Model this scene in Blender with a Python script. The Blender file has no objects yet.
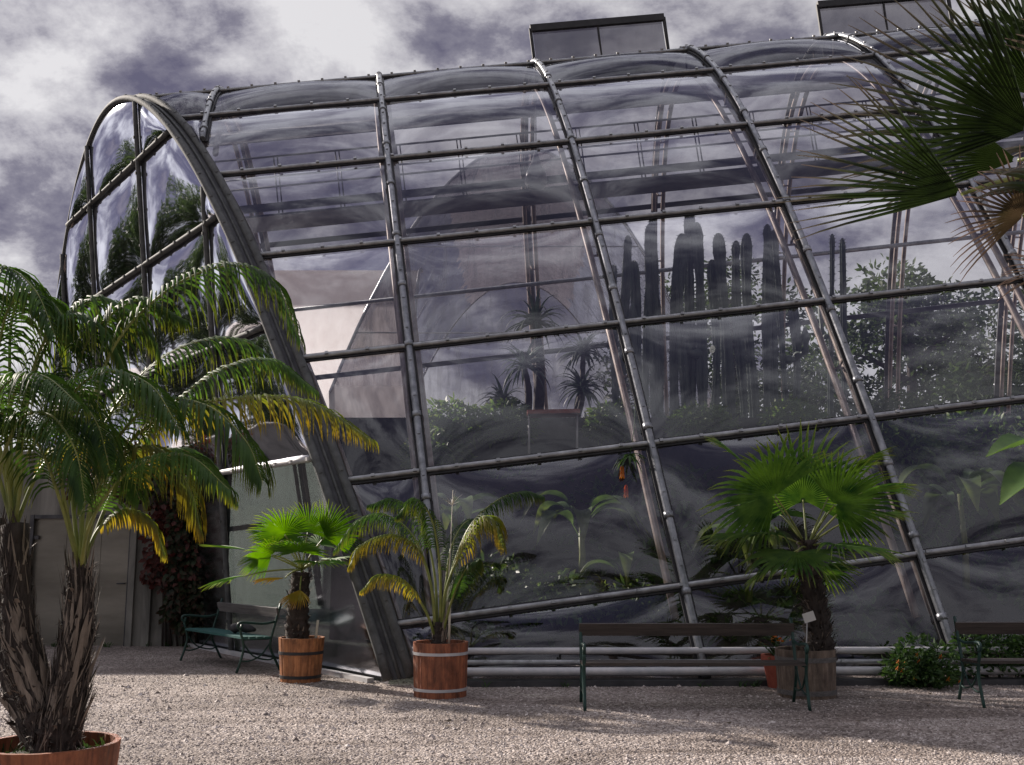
import bpy, math, random
import numpy as np
from mathutils import Vector as V

random.seed(7)
rnd = random.random
def ru(a, b): return a + (b - a) * random.random()
R = math.radians
scene = bpy.context.scene
col = scene.collection

# ------------------------------------------------------------------ camera
FPX, HOR, EYE = 1050.0, 550.0, 1.545
PITCH = math.atan((HOR - 382.5) / FPX)
cam = bpy.data.objects.new('camera', bpy.data.cameras.new('camera'))
col.objects.link(cam)
cam.location = (0, 0, EYE)
cam.rotation_euler = (R(90) + PITCH, 0, 0)
cam.data.sensor_width = 36
cam.data.lens = 36 * FPX / 1024
cam.data.clip_start = 0.05
cam.data.clip_end = 3000
scene.camera = cam
CF = V((0, math.cos(PITCH), math.sin(PITCH)))
CU = V((0, -math.sin(PITCH), math.cos(PITCH)))
def ray(px, py):
    return CF + V((1, 0, 0)) * ((px - 512) / FPX) + CU * ((382.5 - py) / FPX)
def at(px, py, Y):
    d = ray(px, py)
    return V((0, 0, EYE)) + d * (Y / d.y)
def ground(px, py, z=0.0):
    d = ray(px, py)
    return V((0, 0, EYE)) + d * ((z - EYE) / d.z)

# ------------------------------------------------------------------ mesh builder
class MB:
    def __init__(s):
        s.v = []; s.f = []; s.m = []; s.t = []; s.sm = []
    def vert(s, p, t=0.0):
        s.v.append((p[0], p[1], p[2])); s.t.append(t); return len(s.v) - 1
    def face(s, idx, m=0, sm=False):
        s.f.append(tuple(idx)); s.m.append(m); s.sm.append(sm)
    def box(s, c, sx, sy, sz, ax=None, m=0):
        c = V(c)
        X, Y, Z = ax if ax else (V((1, 0, 0)), V((0, 1, 0)), V((0, 0, 1)))
        ids = []
        for k in (-.5, .5):
            for j in (-.5, .5):
                for i in (-.5, .5):
                    ids.append(s.vert(c + X * (i * sx) + Y * (j * sy) + Z * (k * sz)))
        a = ids
        for q in ((0, 2, 3, 1), (4, 5, 7, 6), (0, 1, 5, 4), (2, 6, 7, 3), (0, 4, 6, 2), (1, 3, 7, 5)):
            s.face([a[i] for i in q], m)
    def bar(s, p, q, w, h, up=(0, 0, 1), m=0):
        p = V(p); q = V(q); X = (q - p); L = X.length; X.normalize()
        Y = V(up).cross(X)
        if Y.length < 1e-4: Y = V((1, 0, 0)).cross(X)
        Y.normalize(); Z = X.cross(Y)
        s.box((p + q) / 2, L, w, h, (X, Y, Z), m)
    def tube(s, pts, r, n=8, m=0, cap=True, t=None, jit=0.0, flat=1.0):
        pts = [V(p) for p in pts]
        rs = r if isinstance(r, (list, tuple)) else [r] * len(pts)
        rings = []
        prev = None
        for i, p in enumerate(pts):
            T = (pts[min(i + 1, len(pts) - 1)] - pts[max(i - 1, 0)])
            if T.length < 1e-9: T = V((0, 0, 1))
            T.normalize()
            if prev is None:
                A = V((0, 0, 1)).cross(T)
                if A.length < 0.05: A = V((1, 0, 0)).cross(T)
            else:
                A = prev - T * prev.dot(T)
            A.normalize(); prev = A
            B = T.cross(A)
            ring = []
            for k in range(n):
                a = 2 * math.pi * k / n
                rr = rs[i] * (1 + jit * (rnd() - .5))
                ring.append(s.vert(p + A * (math.cos(a) * rr) + B * (math.sin(a) * rr * flat), t[i] if t else 0))
            rings.append(ring)
        for i in range(len(rings) - 1):
            for k in range(n):
                s.face((rings[i][k], rings[i][(k + 1) % n], rings[i + 1][(k + 1) % n], rings[i + 1][k]), m, True)
        if cap:
            s.face(rings[0][::-1], m); s.face(rings[-1], m)
    def grid(s, P, m=0, sm=True, T=None):
        # P[i][j] points
        n = len(P); k = len(P[0])
        ids = [[s.vert(P[i][j], T[i][j] if T else 0) for j in range(k)] for i in range(n)]
        for i in range(n - 1):
            for j in range(k - 1):
                s.face((ids[i][j], ids[i + 1][j], ids[i + 1][j + 1], ids[i][j + 1]), m, sm)
    def lathe(s, prof, n=32, m=0, c=(0, 0, 0), groove=0, gdepth=0.0, closed=False):
        rings = []
        for (r, z) in prof:
            ring = []
            for k in range(n):
                a = 2 * math.pi * k / n
                rr = r
                if groove and r > 0.02:
                    fr = (a * groove / (2 * math.pi)) % 1
                    if fr < 1e-3 or fr > 1 - 1e-3: rr = r - gdepth
                ring.append(s.vert((c[0] + rr * math.cos(a), c[1] + rr * math.sin(a), c[2] + z), (k * groove // n if groove else 0)))
            rings.append(ring)
        for i in range(len(rings) - 1):
            for k in range(n):
                s.face((rings[i][k], rings[i][(k + 1) % n], rings[i + 1][(k + 1) % n], rings[i + 1][k]), m, False)
        if closed:
            s.face(rings[0][::-1], m); s.face(rings[-1], m)
    def blade(s, base, d, side, L, w, droop=0.3, n=4, fold=0.25, m=0, w0=0.5, peak=0.3, t0=0.0, thick=False):
        p = V(base); d = V(d).normalized(); side = V(side)
        prev = None; step = L / n
        for i in range(n + 1):
            u = i / n
            sd = side - d * side.dot(d)
            if sd.length < 1e-5: sd = d.orthogonal()
            sd.normalize(); nn = sd.cross(d)
            if u < peak: wd = w * (w0 + (1 - w0) * (u / peak))
            else: wd = w * (1 - ((u - peak) / (1 - peak)) ** 1.6)
            wd = max(wd, w * .03) * .5
            a = s.vert(p - sd * wd + nn * (fold * wd), t0 + (1 - t0) * u)
            b = s.vert(p, t0 + (1 - t0) * u)
            c = s.vert(p + sd * wd + nn * (fold * wd), t0 + (1 - t0) * u)
            if prev:
                s.face((prev[0], prev[1], b, a), m, True); s.face((prev[1], prev[2], c, b), m, True)
            prev = (a, b, c)
            p = p + d * step
            d = (d + V((0, 0, -droop * (1.0 / n) * (1 + u)))).normalized()
    def build(s, name, mats, parent=None, origin=None, attr=False):
        me = bpy.data.meshes.new(name)
        if origin is None and parent is not None and parent.get('_world'):
            origin = parent.location
        if origin is not None:
            o = origin
            vv = [(x - o[0], y - o[1], z - o[2]) for x, y, z in s.v]
        else: vv = s.v
        me.from_pydata(vv, [], s.f)
        if not isinstance(mats, (list, tuple)): mats = [mats]
        for mm in mats: me.materials.append(mm)
        if len(mats) > 1: me.polygons.foreach_set('material_index', s.m)
        me.polygons.foreach_set('use_smooth', s.sm)
        if attr:
            at_ = me.attributes.new('tt', 'FLOAT', 'POINT'); at_.data.foreach_set('value', s.t)
        me.update()
        ob = bpy.data.objects.new(name, me); col.objects.link(ob)
        if parent: ob.parent = parent
        elif origin is not None: ob.location = origin
        return ob

def tag(o, label=None, cat=None, group=None, kind=None):
    if label: o['label'] = label
    if cat: o['category'] = cat
    if group: o['group'] = group
    if kind: o['kind'] = kind
    return o
def empty(name, loc, label, cat, rz=0.0, group=None, world=True):
    o = bpy.data.objects.new(name, None); col.objects.link(o)
    o.location = loc; o.rotation_euler = (0, 0, rz); o.empty_display_size = .2
    if world: o['_world'] = 1
    return tag(o, label, cat, group)

# ------------------------------------------------------------------ materials
class NT:
    def __init__(s, name):
        s.mat = bpy.data.materials.new(name); s.mat.use_nodes = True
        s.t = s.mat.node_tree; s.t.nodes.clear()
        s.out = s.n('ShaderNodeOutputMaterial')
    def n(s, ty, **kw):
        x = s.t.nodes.new(ty)
        for k, v in kw.items():
            if k in x.inputs: x.inputs[k].default_value = v
            else: setattr(x, k, v)
        return x
    def l(s, a, b): s.t.links.new(a, b)
def c4(c): return (c[0], c[1], c[2], 1)
def ramp(nt, fac, stops):
    r = nt.n('ShaderNodeValToRGB')
    el = r.color_ramp.elements
    while len(el) < len(stops): el.new(.5)
    for e, (p, c) in zip(el, stops): e.position = p; e.color = c4(c)
    nt.l(fac, r.inputs['Fac']); return r.outputs['Color']
def coords(nt, scale=(1, 1, 1), kind='Object'):
    if kind == 'Position':
        g = nt.n('ShaderNodeNewGeometry'); src = g.outputs['Position']
    else:
        src = nt.n('ShaderNodeTexCoord').outputs[kind]
    mp = nt.n('ShaderNodeMapping'); mp.inputs['Scale'].default_value = scale
    nt.l(src, mp.inputs['Vector']); return mp.outputs['Vector']
def noise(nt, vec, scale, detail=4, rough=.55, dist=0.0):
    x = nt.n('ShaderNodeTexNoise', Scale=scale, Detail=detail, Roughness=rough, Distortion=dist)
    nt.l(vec, x.inputs['Vector']); return x.outputs['Fac']
def mat_noise(name, stops, scale=6, stretch=(1, 1, 1), rough=.7, metal=0.0, bump=0.0, bscale=None, spec=.5, kind='Object', dist=0.0, detail=5):
    nt = NT(name)
    vec = coords(nt, stretch, kind)
    f = noise(nt, vec, scale, detail, .6, dist)
    colr = ramp(nt, f, stops)
    p = nt.n('ShaderNodeBsdfPrincipled', Roughness=rough, Metallic=metal)
    p.inputs['Specular IOR Level'].default_value = spec
    nt.l(colr, p.inputs['Base Color'])
    if bump:
        f2 = noise(nt, vec, bscale or scale * 4, 4)
        b = nt.n('ShaderNodeBump', Strength=bump, Distance=.02); nt.l(f2, b.inputs['Height'])
        nt.l(b.outputs['Normal'], p.inputs['Normal'])
    nt.l(p.outputs[0], nt.out.inputs[0])
    return nt.mat
def mat_leaf(name, base, tip, dark=None, trans=.35, tipstart=.6, rough=.6, var=.3):
    nt = NT(name)
    a = nt.n('ShaderNodeAttribute'); a.attribute_name = 'tt'
    dark = dark or tuple(x * .55 for x in base)
    vec = coords(nt, (1, 1, 1), 'Object')
    f = noise(nt, vec, 5, 3)
    cb = ramp(nt, f, [(.3, dark), (.65, base)])
    mr = nt.n('ShaderNodeMapRange'); nt.l(a.outputs['Fac'], mr.inputs['Value'])
    mr.inputs['From Min'].default_value = tipstart; mr.inputs['From Max'].default_value = 1.1
    f2 = noise(nt, vec, 9, 2)
    mu = nt.n('ShaderNodeMath', operation='MULTIPLY'); nt.l(mr.outputs[0], mu.inputs[0]); nt.l(f2, mu.inputs[1])
    mu2 = nt.n('ShaderNodeMath', operation='MULTIPLY'); nt.l(mu.outputs[0], mu2.inputs[0]); mu2.inputs[1].default_value = 1.5
    mu2.use_clamp = True
    mx = nt.n('ShaderNodeMix', data_type='RGBA'); nt.l(mu2.outputs[0], mx.inputs[0]); nt.l(cb, mx.inputs[6]); mx.inputs[7].default_value = c4(tip)
    oi = nt.n('ShaderNodeObjectInfo')
    hs = nt.n('ShaderNodeHueSaturation')
    m2 = nt.n('ShaderNodeMapRange'); nt.l(oi.outputs['Random'], m2.inputs['Value'])
    m2.inputs['To Min'].default_value = 1 - var; m2.inputs['To Max'].default_value = 1 + var
    nt.l(m2.outputs[0], hs.inputs['Value']); nt.l(mx.outputs[2], hs.inputs['Color'])
    p = nt.n('ShaderNodeBsdfPrincipled', Roughness=rough); p.inputs['Specular IOR Level'].default_value = .25
    nt.l(hs.outputs[0], p.inputs['Base Color'])
    tr = nt.n('ShaderNodeBsdfTranslucent')
    hs2 = nt.n('ShaderNodeHueSaturation', Saturation=1.15, Value=1.7); hs2.inputs['Hue'].default_value = .485
    nt.l(hs.outputs[0], hs2.inputs['Color']); nt.l(hs2.outputs[0], tr.inputs['Color'])
    mix = nt.n('ShaderNodeMixShader'); mix.inputs[0].default_value = trans
    nt.l(p.outputs[0], mix.inputs[1]); nt.l(tr.outputs[0], mix.inputs[2]); nt.l(mix.outputs[0], nt.out.inputs[0])
    return nt.mat
def mat_glass(name, tint=(.72, .74, .78), refl=1.6, haze=.06, hazecol=(.55, .55, .6), base=.05, wav=.25, rough=.02, streak=1.0):
    nt = NT(name)
    vec = coords(nt, (1, 1, 1), 'Position')
    f = noise(nt, vec, .55, 1.5, .45, 1.0)
    b = nt.n('ShaderNodeBump', Strength=wav, Distance=.16); nt.l(f, b.inputs['Height'])
    fr = nt.n('ShaderNodeFresnel', IOR=1.5); nt.l(b.outputs[0], fr.inputs['Normal'])
    m1 = nt.n('ShaderNodeMath', operation='MULTIPLY_ADD'); nt.l(fr.outputs[0], m1.inputs[0]); m1.inputs[1].default_value = refl; m1.inputs[2].default_value = base
    m1.use_clamp = True
    tr = nt.n('ShaderNodeBsdfTransparent', Color=c4(tint))
    gl = nt.n('ShaderNodeBsdfGlossy', Roughness=rough, Color=(.88, .90, 1, 1)); nt.l(b.outputs[0], gl.inputs['Normal'])
    mix = nt.n('ShaderNodeMixShader'); nt.l(m1.outputs[0], mix.inputs[0]); nt.l(tr.outputs[0], mix.inputs[1]); nt.l(gl.outputs[0], mix.inputs[2])
    # dried water marks and dirt on the panes
    v2 = coords(nt, (3.0, 3.0, .5), 'Position')
    f2 = noise(nt, v2, 1.6, 6, .65, .6)
    mr = nt.n('ShaderNodeMapRange'); nt.l(f2, mr.inputs['Value'])
    mr.inputs['From Min'].default_value = .44; mr.inputs['From Max'].default_value = .72
    mr.inputs['To Min'].default_value = haze * .1; mr.inputs['To Max'].default_value = haze * (1 + 1.6 * streak)
    df = nt.n('ShaderNodeBsdfDiffuse', Color=c4(hazecol))
    tl = nt.n('ShaderNodeBsdfTranslucent', Color=c4(hazecol))
    ad = nt.n('ShaderNodeMixShader'); ad.inputs[0].default_value = .3
    nt.l(df.outputs[0], ad.inputs[1]); nt.l(tl.outputs[0], ad.inputs[2])
    mix2 = nt.n('ShaderNodeMixShader'); nt.l(mr.outputs[0], mix2.inputs[0]); nt.l(mix.outputs[0], mix2.inputs[1]); nt.l(ad.outputs[0], mix2.inputs[2])
    nt.l(mix2.outputs[0], nt.out.inputs[0])
    return nt.mat

M = {}
M['steel'] = mat_noise('galvanised_steel', [(.3, (.16, .17, .18)), (.7, (.34, .35, .37))], 9, (1, 1, 1), .38, .75, .15, 30, kind='Position')
M['rail'] = mat_noise('clamp_rail_steel', [(.3, (.20, .205, .21)), (.7, (.40, .41, .42))], 7, (1, 1, 1), .42, .6, .15, 30, kind='Position')
M['endsteel'] = mat_noise('dull_end_steel', [(.3, (.05, .052, .052)), (.7, (.11, .115, .115))], 8, (1, 1, 1), .8, .0, .2, 30, kind='Position')
M['gasket'] = mat_noise('black_gasket', [(.3, (.012, .012, .014)), (.7, (.03, .03, .034))], 6, (1, 1, 1), .6, kind='Position')
M['inner'] = mat_noise('pinkish_inner_steel', [(.3, (.26, .20, .17)), (.7, (.48, .41, .37))], 5, (1, 1, 1), .4, .35, kind='Position')  # pinkish cast of the sunlit tubes put into the steel colour
M['alu'] = mat_noise('pale_aluminium', [(.3, (.42, .43, .45)), (.7, (.62, .60, .60))], 5, (1, 1, 1), .6, .3, kind='Position')
M['darkmetal'] = mat_noise('dark_metal', [(.3, (.035, .035, .04)), (.7, (.09, .09, .095))], 5, (1, 1, 1), .5, .4, kind='Position')
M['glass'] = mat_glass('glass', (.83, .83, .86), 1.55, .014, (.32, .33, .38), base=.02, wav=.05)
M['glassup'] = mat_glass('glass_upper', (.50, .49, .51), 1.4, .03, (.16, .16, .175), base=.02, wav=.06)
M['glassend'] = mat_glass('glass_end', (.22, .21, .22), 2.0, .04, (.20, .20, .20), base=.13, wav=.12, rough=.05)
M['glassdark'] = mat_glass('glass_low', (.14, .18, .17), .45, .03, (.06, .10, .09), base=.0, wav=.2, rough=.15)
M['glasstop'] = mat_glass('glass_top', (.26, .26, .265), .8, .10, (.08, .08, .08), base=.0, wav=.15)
M['glassback'] = mat_glass('glass_back', (.94, .94, .95), .6, .02, base=.0, wav=.1)
M['neighbour'] = mat_glass('glass_neighbour', (.52, .51, .52), .6, .24, (.25, .26, .285), base=.0, wav=.1)
M['sheet'] = None
M['iron'] = mat_noise('green_cast_iron', [(.3, (.006, .028, .022)), (.7, (.015, .06, .048))], 14, (1, 1, 1), .45, .1, .3, 40)
M['greenwood'] = mat_noise('green_painted_wood', [(.3, (.015, .07, .065)), (.7, (.03, .13, .12))], 5, (.6, 8, 8), .55, 0, .2, 20)
M['brownwood'] = mat_noise('dark_brown_wood', [(.3, (.024, .019, .016)), (.7, (.075, .058, .050))], 5, (.6, 9, 9), .6, 0, .3, 20)
M['greywood'] = mat_noise('grey_weathered_wood', [(.3, (.07, .065, .065)), (.7, (.17, .16, .155))], 5, (.6, 9, 9), .6, 0, .3, 20)
def mat_tub(name, a, b, dark):
    nt = NT(name)
    at_ = nt.n('ShaderNodeAttribute'); at_.attribute_name = 'tt'
    wn = nt.n('ShaderNodeTexWhiteNoise'); wn.noise_dimensions = '1D'; nt.l(at_.outputs['Fac'], wn.inputs['W'])
    vec = coords(nt, (9, 9, .9))
    f = noise(nt, vec, 4, 6, .65, .5)
    cc = ramp(nt, f, [(.25, dark), (.5, a), (.75, b)])
    mr = nt.n('ShaderNodeMapRange'); nt.l(wn.outputs['Value'], mr.inputs['Value']); mr.inputs['To Min'].default_value = .7; mr.inputs['To Max'].default_value = 1.2
    hs = nt.n('ShaderNodeHueSaturation'); nt.l(mr.outputs[0], hs.inputs['Value']); fd = noise(nt, coords(nt, (1, 1, .6), 'Position'), 7, 5, .65)
    dd = ramp(nt, fd, [(.36, (.30, .27, .25)), (.56, (1, 1, 1))])
    mm_ = nt.n('ShaderNodeMix', data_type='RGBA', blend_type='MULTIPLY'); mm_.inputs[0].default_value = .8; nt.l(cc, mm_.inputs[6]); nt.l(dd, mm_.inputs[7])
    nt.l(mm_.outputs[2], hs.inputs['Color'])
    p = nt.n('ShaderNodeBsdfPrincipled', Roughness=.6); nt.l(hs.outputs[0], p.inputs['Base Color'])
    b_ = nt.n('ShaderNodeBump', Strength=.35, Distance=.01); nt.l(f, b_.inputs['Height']); nt.l(b_.outputs[0], p.inputs['Normal'])
    nt.l(p.outputs[0], nt.out.inputs[0]); return nt.mat
M['tub'] = mat_tub('oiled_red_wood', (.31, .10, .045), (.42, .16, .075), (.10, .034, .02))
M['tub2'] = mat_tub('oiled_orange_wood', (.40, .16, .06), (.52, .24, .10), (.16, .055, .025))
M['tubgrey'] = mat_tub('weathered_oak', (.17, .125, .095), (.27, .21, .165), (.07, .05, .042))
M['soil'] = mat_noise('soil', [(.3, (.012, .009, .007)), (.7, (.04, .03, .022))], 30, (1, 1, 1), .95, 0, .6, 60)
M['terracotta'] = mat_noise('terracotta', [(.3, (.24, .05, .03)), (.7, (.38, .10, .06))], 8, (1, 1, 1), .75)
M['concrete'] = mat_noise('stained_concrete', [(.3, (.045, .042, .038)), (.47, (.14, .135, .12)), (.7, (.25, .24, .215))], 2.2, (1, 1, .3), .85, 0, .25, 30, kind='Position', dist=.5)  # stains, plus an overall darkening that stands for the wall's shade
M['bankwall'] = mat_noise('bank_stone', [(.3, (.02, .02, .022)), (.7, (.07, .07, .07))], 3, (1, 1, 1), .9, 0, .4, 12, kind='Position')
M['door'] = mat_noise('grey_sheet_metal', [(.3, (.13, .12, .10)), (.7, (.25, .235, .20))], 1.2, (.5, 1, 2), .35, .55, kind='Position')
M['bark'] = mat_noise('dark_bark', [(.3, (.016, .012, .010)), (.7, (.064, .050, .044))], 14, (1, 1, .4), .9, 0, .8, 40)
M['husk'] = mat_noise('pale_husk', [(.3, (.075, .058, .046)), (.7, (.30, .25, .205))], 8, (2, 2, .4), .8, 0, .4, 40)
M['frond'] = mat_leaf('feather_leaf', (.055, .115, .024), (.20, .20, .03), (.012, .034, .010), .36, .60)
M['frondy'] = mat_leaf('yellow_feather_leaf', (.12, .16, .03), (.40, .28, .05), (.05, .09, .02), .42, .25)  # yellow of sunlit leaflets put into the leaf colour
M['rachis'] = mat_noise('rachis', [(.3, (.10, .14, .03)), (.7, (.26, .27, .07))], 6, (1, 1, 1), .45)
M['fan'] = mat_leaf('fan_leaf', (.115, .215, .04), (.30, .30, .07), (.022, .07, .016), .36, .75)
M['fanbright'] = mat_leaf('bright_fan_leaf', (.10, .22, .025), (.34, .36, .06), (.05, .13, .02), .45, .75)
M['fanyellow'] = mat_leaf('yellow_fan_leaf', (.34, .26, .03), (.42, .22, .03), (.20, .19, .03), .4, .5)
M['fandry'] = mat_leaf('dark_fan_leaf', (.026, .046, .013), (.20, .155, .135), (.009, .016, .006), .2, .62, .5)
M['fanbrown'] = mat_leaf('dry_fan_leaf', (.10, .075, .045), (.34, .25, .21), (.035, .035, .015), .2, .3, .5)
M['green'] = mat_leaf('shrub_leaf', (.05, .10, .03), (.09, .14, .04), (.015, .04, .015), .3, .5)
M['ivy'] = mat_leaf('creeper_leaf', (.028, .048, .018), (.10, .025, .02), (.010, .016, .009), .2, .3)
M['ivyred'] = mat_leaf('red_creeper_leaf', (.10, .03, .025), (.16, .04, .03), (.035, .018, .014), .25, .4)
M['aloe'] = mat_leaf('aloe_leaf', (.06, .085, .065), (.09, .10, .07), (.03, .05, .04), .08, .6, .4)
M['cactus'] = mat_noise('cactus_skin', [(.3, (.075, .10, .088)), (.7, (.17, .205, .18))], 6, (1, 1, .5), .6, 0, .3, 20)
M['inside'] = mat_leaf('sheltered_leaf', (.10, .17, .05), (.18, .20, .06), (.03, .06, .02), .3, .5, .45, .45)
M['tree'] = mat_leaf('tree_leaf', (.05, .08, .03), (.07, .10, .03), (.02, .035, .014), .3, .5)
M['orange'] = mat_leaf('orange_petal', (.55, .22, .05), (.6, .30, .08), (.42, .13, .03), .4, .5)
M['whiteplate'] = mat_noise('white_plate', [(.3, (.62, .62, .60)), (.7, (.76, .76, .74))], 4)
M['stake'] = mat_noise('pale_cane', [(.3, (.42, .38, .30)), (.7, (.6, .56, .48))], 8)
M['lamp'] = mat_noise('pale_lamp_shade', [(.3, (.35, .35, .36)), (.7, (.55, .55, .57))], 4, (1, 1, 1), .25)
M['cloth'] = mat_noise('dark_fabric', [(.3, (.015, .015, .018)), (.7, (.05, .05, .055))], 12)

# gravel ground
def mat_gravel():
    nt = NT('gravel')
    vec = coords(nt, (1, 1, 1), 'Position')
    vo = nt.n('ShaderNodeTexVoronoi', Scale=42.0); nt.l(vec, vo.inputs['Vector'])
    bw = nt.n('ShaderNodeRGBToBW'); nt.l(vo.outputs['Color'], bw.inputs[0])
    c = ramp(nt, bw.outputs[0], [(.15, (.14, .11, .098)), (.5, (.33, .285, .26)), (.9, (.56, .51, .48))])
    f = noise(nt, vec, .55, 5, .6)
    cl = ramp(nt, f, [(.3, (.60, .57, .55)), (.62, (1.12, 1.09, 1.07))])
    mx = nt.n('ShaderNodeMix', data_type='RGBA', blend_type='MULTIPLY'); mx.inputs[0].default_value = 1
    nt.l(c, mx.inputs[6]); nt.l(cl, mx.inputs[7])
    fw = noise(nt, coords(nt, (.45, 1.6, 1), 'Position'), .9, 4, .55, .8)
    cw = ramp(nt, fw, [(.36, (.66, .63, .61)), (.52, (1, 1, 1))])
    mw = nt.n('ShaderNodeMix', data_type='RGBA', blend_type='MULTIPLY'); mw.inputs[0].default_value = 1; nt.l(mx.outputs[2], mw.inputs[6]); nt.l(cw, mw.inputs[7]); mx = mw
    p = nt.n('ShaderNodeBsdfPrincipled', Roughness=.85); nt.l(mx.outputs[2], p.inputs['Base Color'])
    f3 = noise(nt, vec, 3.0, 3)
    ad = nt.n('ShaderNodeMath', operation='MULTIPLY_ADD'); nt.l(f3, ad.inputs[0]); ad.inputs[1].default_value = 1.5
    nt.l(vo.outputs['Distance'], ad.inputs[2])
    b = nt.n('ShaderNodeBump', Strength=.9, Distance=.03); b.invert = True
    nt.l(ad.outputs[0], b.inputs['Height']); nt.l(b.outputs[0], p.inputs['Normal'])
    nt.l(p.outputs[0], nt.out.inputs[0]); return nt.mat
def mat_pebble():
    nt = NT('pebble')
    vec = coords(nt, (1, 1, 1), 'Position')
    vo = nt.n('ShaderNodeTexVoronoi', Scale=30.0); nt.l(vec, vo.inputs['Vector'])
    bw = nt.n('ShaderNodeRGBToBW'); nt.l(vo.outputs['Color'], bw.inputs[0])
    c = ramp(nt, bw.outputs[0], [(.15, (.15, .12, .105)), (.5, (.40, .345, .315)), (.9, (.66, .60, .57))])
    fw = noise(nt, coords(nt, (.45, 1.6, 1), 'Position'), .9, 4, .55, .8)
    cw = ramp(nt, fw, [(.36, (.66, .63, .61)), (.52, (1, 1, 1))])
    mw = nt.n('ShaderNodeMix', data_type='RGBA', blend_type='MULTIPLY'); mw.inputs[0].default_value = 1; nt.l(c, mw.inputs[6]); nt.l(cw, mw.inputs[7])
    p = nt.n('ShaderNodeBsdfPrincipled', Roughness=.8); nt.l(mw.outputs[2], p.inputs['Base Color'])
    nt.l(p.outputs[0], nt.out.inputs[0]); return nt.mat
M['gravel'] = mat_gravel(); M['pebble'] = mat_pebble()

# ------------------------------------------------------------------ ground
g = MB(); g.box((0, 100, -.15), 900, 700, .3)
tag(g.build('gravel_ground', M['gravel']), kind='structure')
def pebbles():
    N = 60000
    rs = np.random.RandomState(3)
    Y = 4.2 + 9.5 * rs.rand(N) ** 1.25
    X = (rs.rand(N) - .5) * 1.12 * Y
    s = .006 + .009 * rs.rand(N) ** 2; s = s * np.where(rs.rand(N) < .012, 2.0 + rs.rand(N), 1.0)
    base = np.array([(1, 0, 0), (0, 1, 0), (-1, 0, 0), (0, -1, 0), (0, 0, 1)], float)
    fc = np.array([(0, 1, 4), (1, 2, 4), (2, 3, 4), (3, 0, 4)])
    ang = rs.rand(N) * 6.28; ca, sa = np.cos(ang), np.sin(ang)
    el = .7 + .8 * rs.rand(N)
    bx = base[None, :, 0] * el[:, None]; by = np.repeat(base[None, :, 1], N, 0); bz = base[None, :, 2] * (.5 + .5 * rs.rand(N))[:, None]
    bx = bx + .35 * (rs.rand(N, 5) - .5); by = by + .35 * (rs.rand(N, 5) - .5)
    vx = (bx * ca[:, None] - by * sa[:, None]) * s[:, None] + X[:, None]
    vy = (bx * sa[:, None] + by * ca[:, None]) * s[:, None] + Y[:, None]
    vz = bz * s[:, None] + .001
    vs = np.stack([vx, vy, vz], -1).reshape(-1, 3)
    fs = (fc[None] + (np.arange(N) * 5)[:, None, None]).reshape(-1, 3)
    me = bpy.data.meshes.new('pebbles')
    me.from_pydata(vs.tolist(), [], fs.tolist()); me.materials.append(M['pebble'])
    o = bpy.data.objects.new('pebbles', me); col.objects.link(o)
    tag(o, 'loose pinkish grey pebbles lying over the gravel yard', 'gravel', kind='stuff')
pebbles()

# ------------------------------------------------------------------ glasshouse geometry
S = 3.0
PSI, TILT, X0 = R(4.0527), R(7.259), -0.01923
VC, WT, KK, NN = 6.7048, 3.0716, 0.60362, 1.95364
ga = V((math.cos(TILT) * math.cos(PSI), math.cos(TILT) * math.sin(PSI), math.sin(TILT)))
gb = V((-math.sin(PSI), math.cos(PSI), 0)); gc = ga.cross(gb)
P0 = V((X0, 0, 0))
dl, tl_, OFF = R(36.8), R(6.28), 2.068
en = V((math.cos(dl) * math.cos(tl_), math.sin(dl) * math.cos(tl_), math.sin(tl_)))
eh = V((-math.sin(dl), math.cos(dl), 0)); em = en.cross(eh)
if em.z < 0: em = -em
def W_(q): return q * S + V((0, 0, EYE))
def gpt(u, v, w): return W_(P0 + ga * u + gb * v + gc * w)
def prof(x): return VC - x, WT - KK * abs(x) ** NN
def pnorm(x):
    gq = KK * NN * abs(x) ** (NN - 1) * (1 if x > 0 else -1)
    q = (gb * (-gq) + gc); return q.normalized()
def shell(u, x, off=0.0):
    v, w = prof(x)
    return gpt(u, v, w) + pnorm(x) * off
def uend(x, extra=0.0):
    v, w = prof(x); q = P0 + gb * v + gc * w
    return (OFF + extra - en.dot(q)) / en.dot(ga)
ZG = -EYE / S
def xground(u, sgn=1, lift=0.0):
    w = (ZG + lift / S - u * ga.z) / gc.z
    return sgn * ((WT - w) / KK) ** (1 / NN)
def endpoint(x, extra=0.0): return shell(uend(x, extra), x)
UMAX = 5
ROWS = [.45, .87792, 1.28314, 1.61930, 1.91083, 2.16844, 2.40311]
BACK = [-.40, -1.05, -1.65, -2.15]
E1X = .075
house = empty('glasshouse', (4, 17, 0), 'large barrel glasshouse of bolted steel ribs and bulging panes, leaning left', 'greenhouse')

def frange(a, b, n): return [a + (b - a) * i / (n - 1) for i in range(n)]
def bolts(mb, pts, nrm, step, size, side=None):
    acc = 0.0
    for i in range(len(pts) - 1):
        d = (pts[i + 1] - pts[i]).length
        acc += d
        if acc >= step:
            acc = 0
            T = (pts[i + 1] - pts[i]).normalized(); N = nrm[i]; B = T.cross(N).normalized()
            mb.box(pts[i] + N * (size * .9), size * 1.3, size * 1.1, size * 1.6, (T, B, N))
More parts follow.
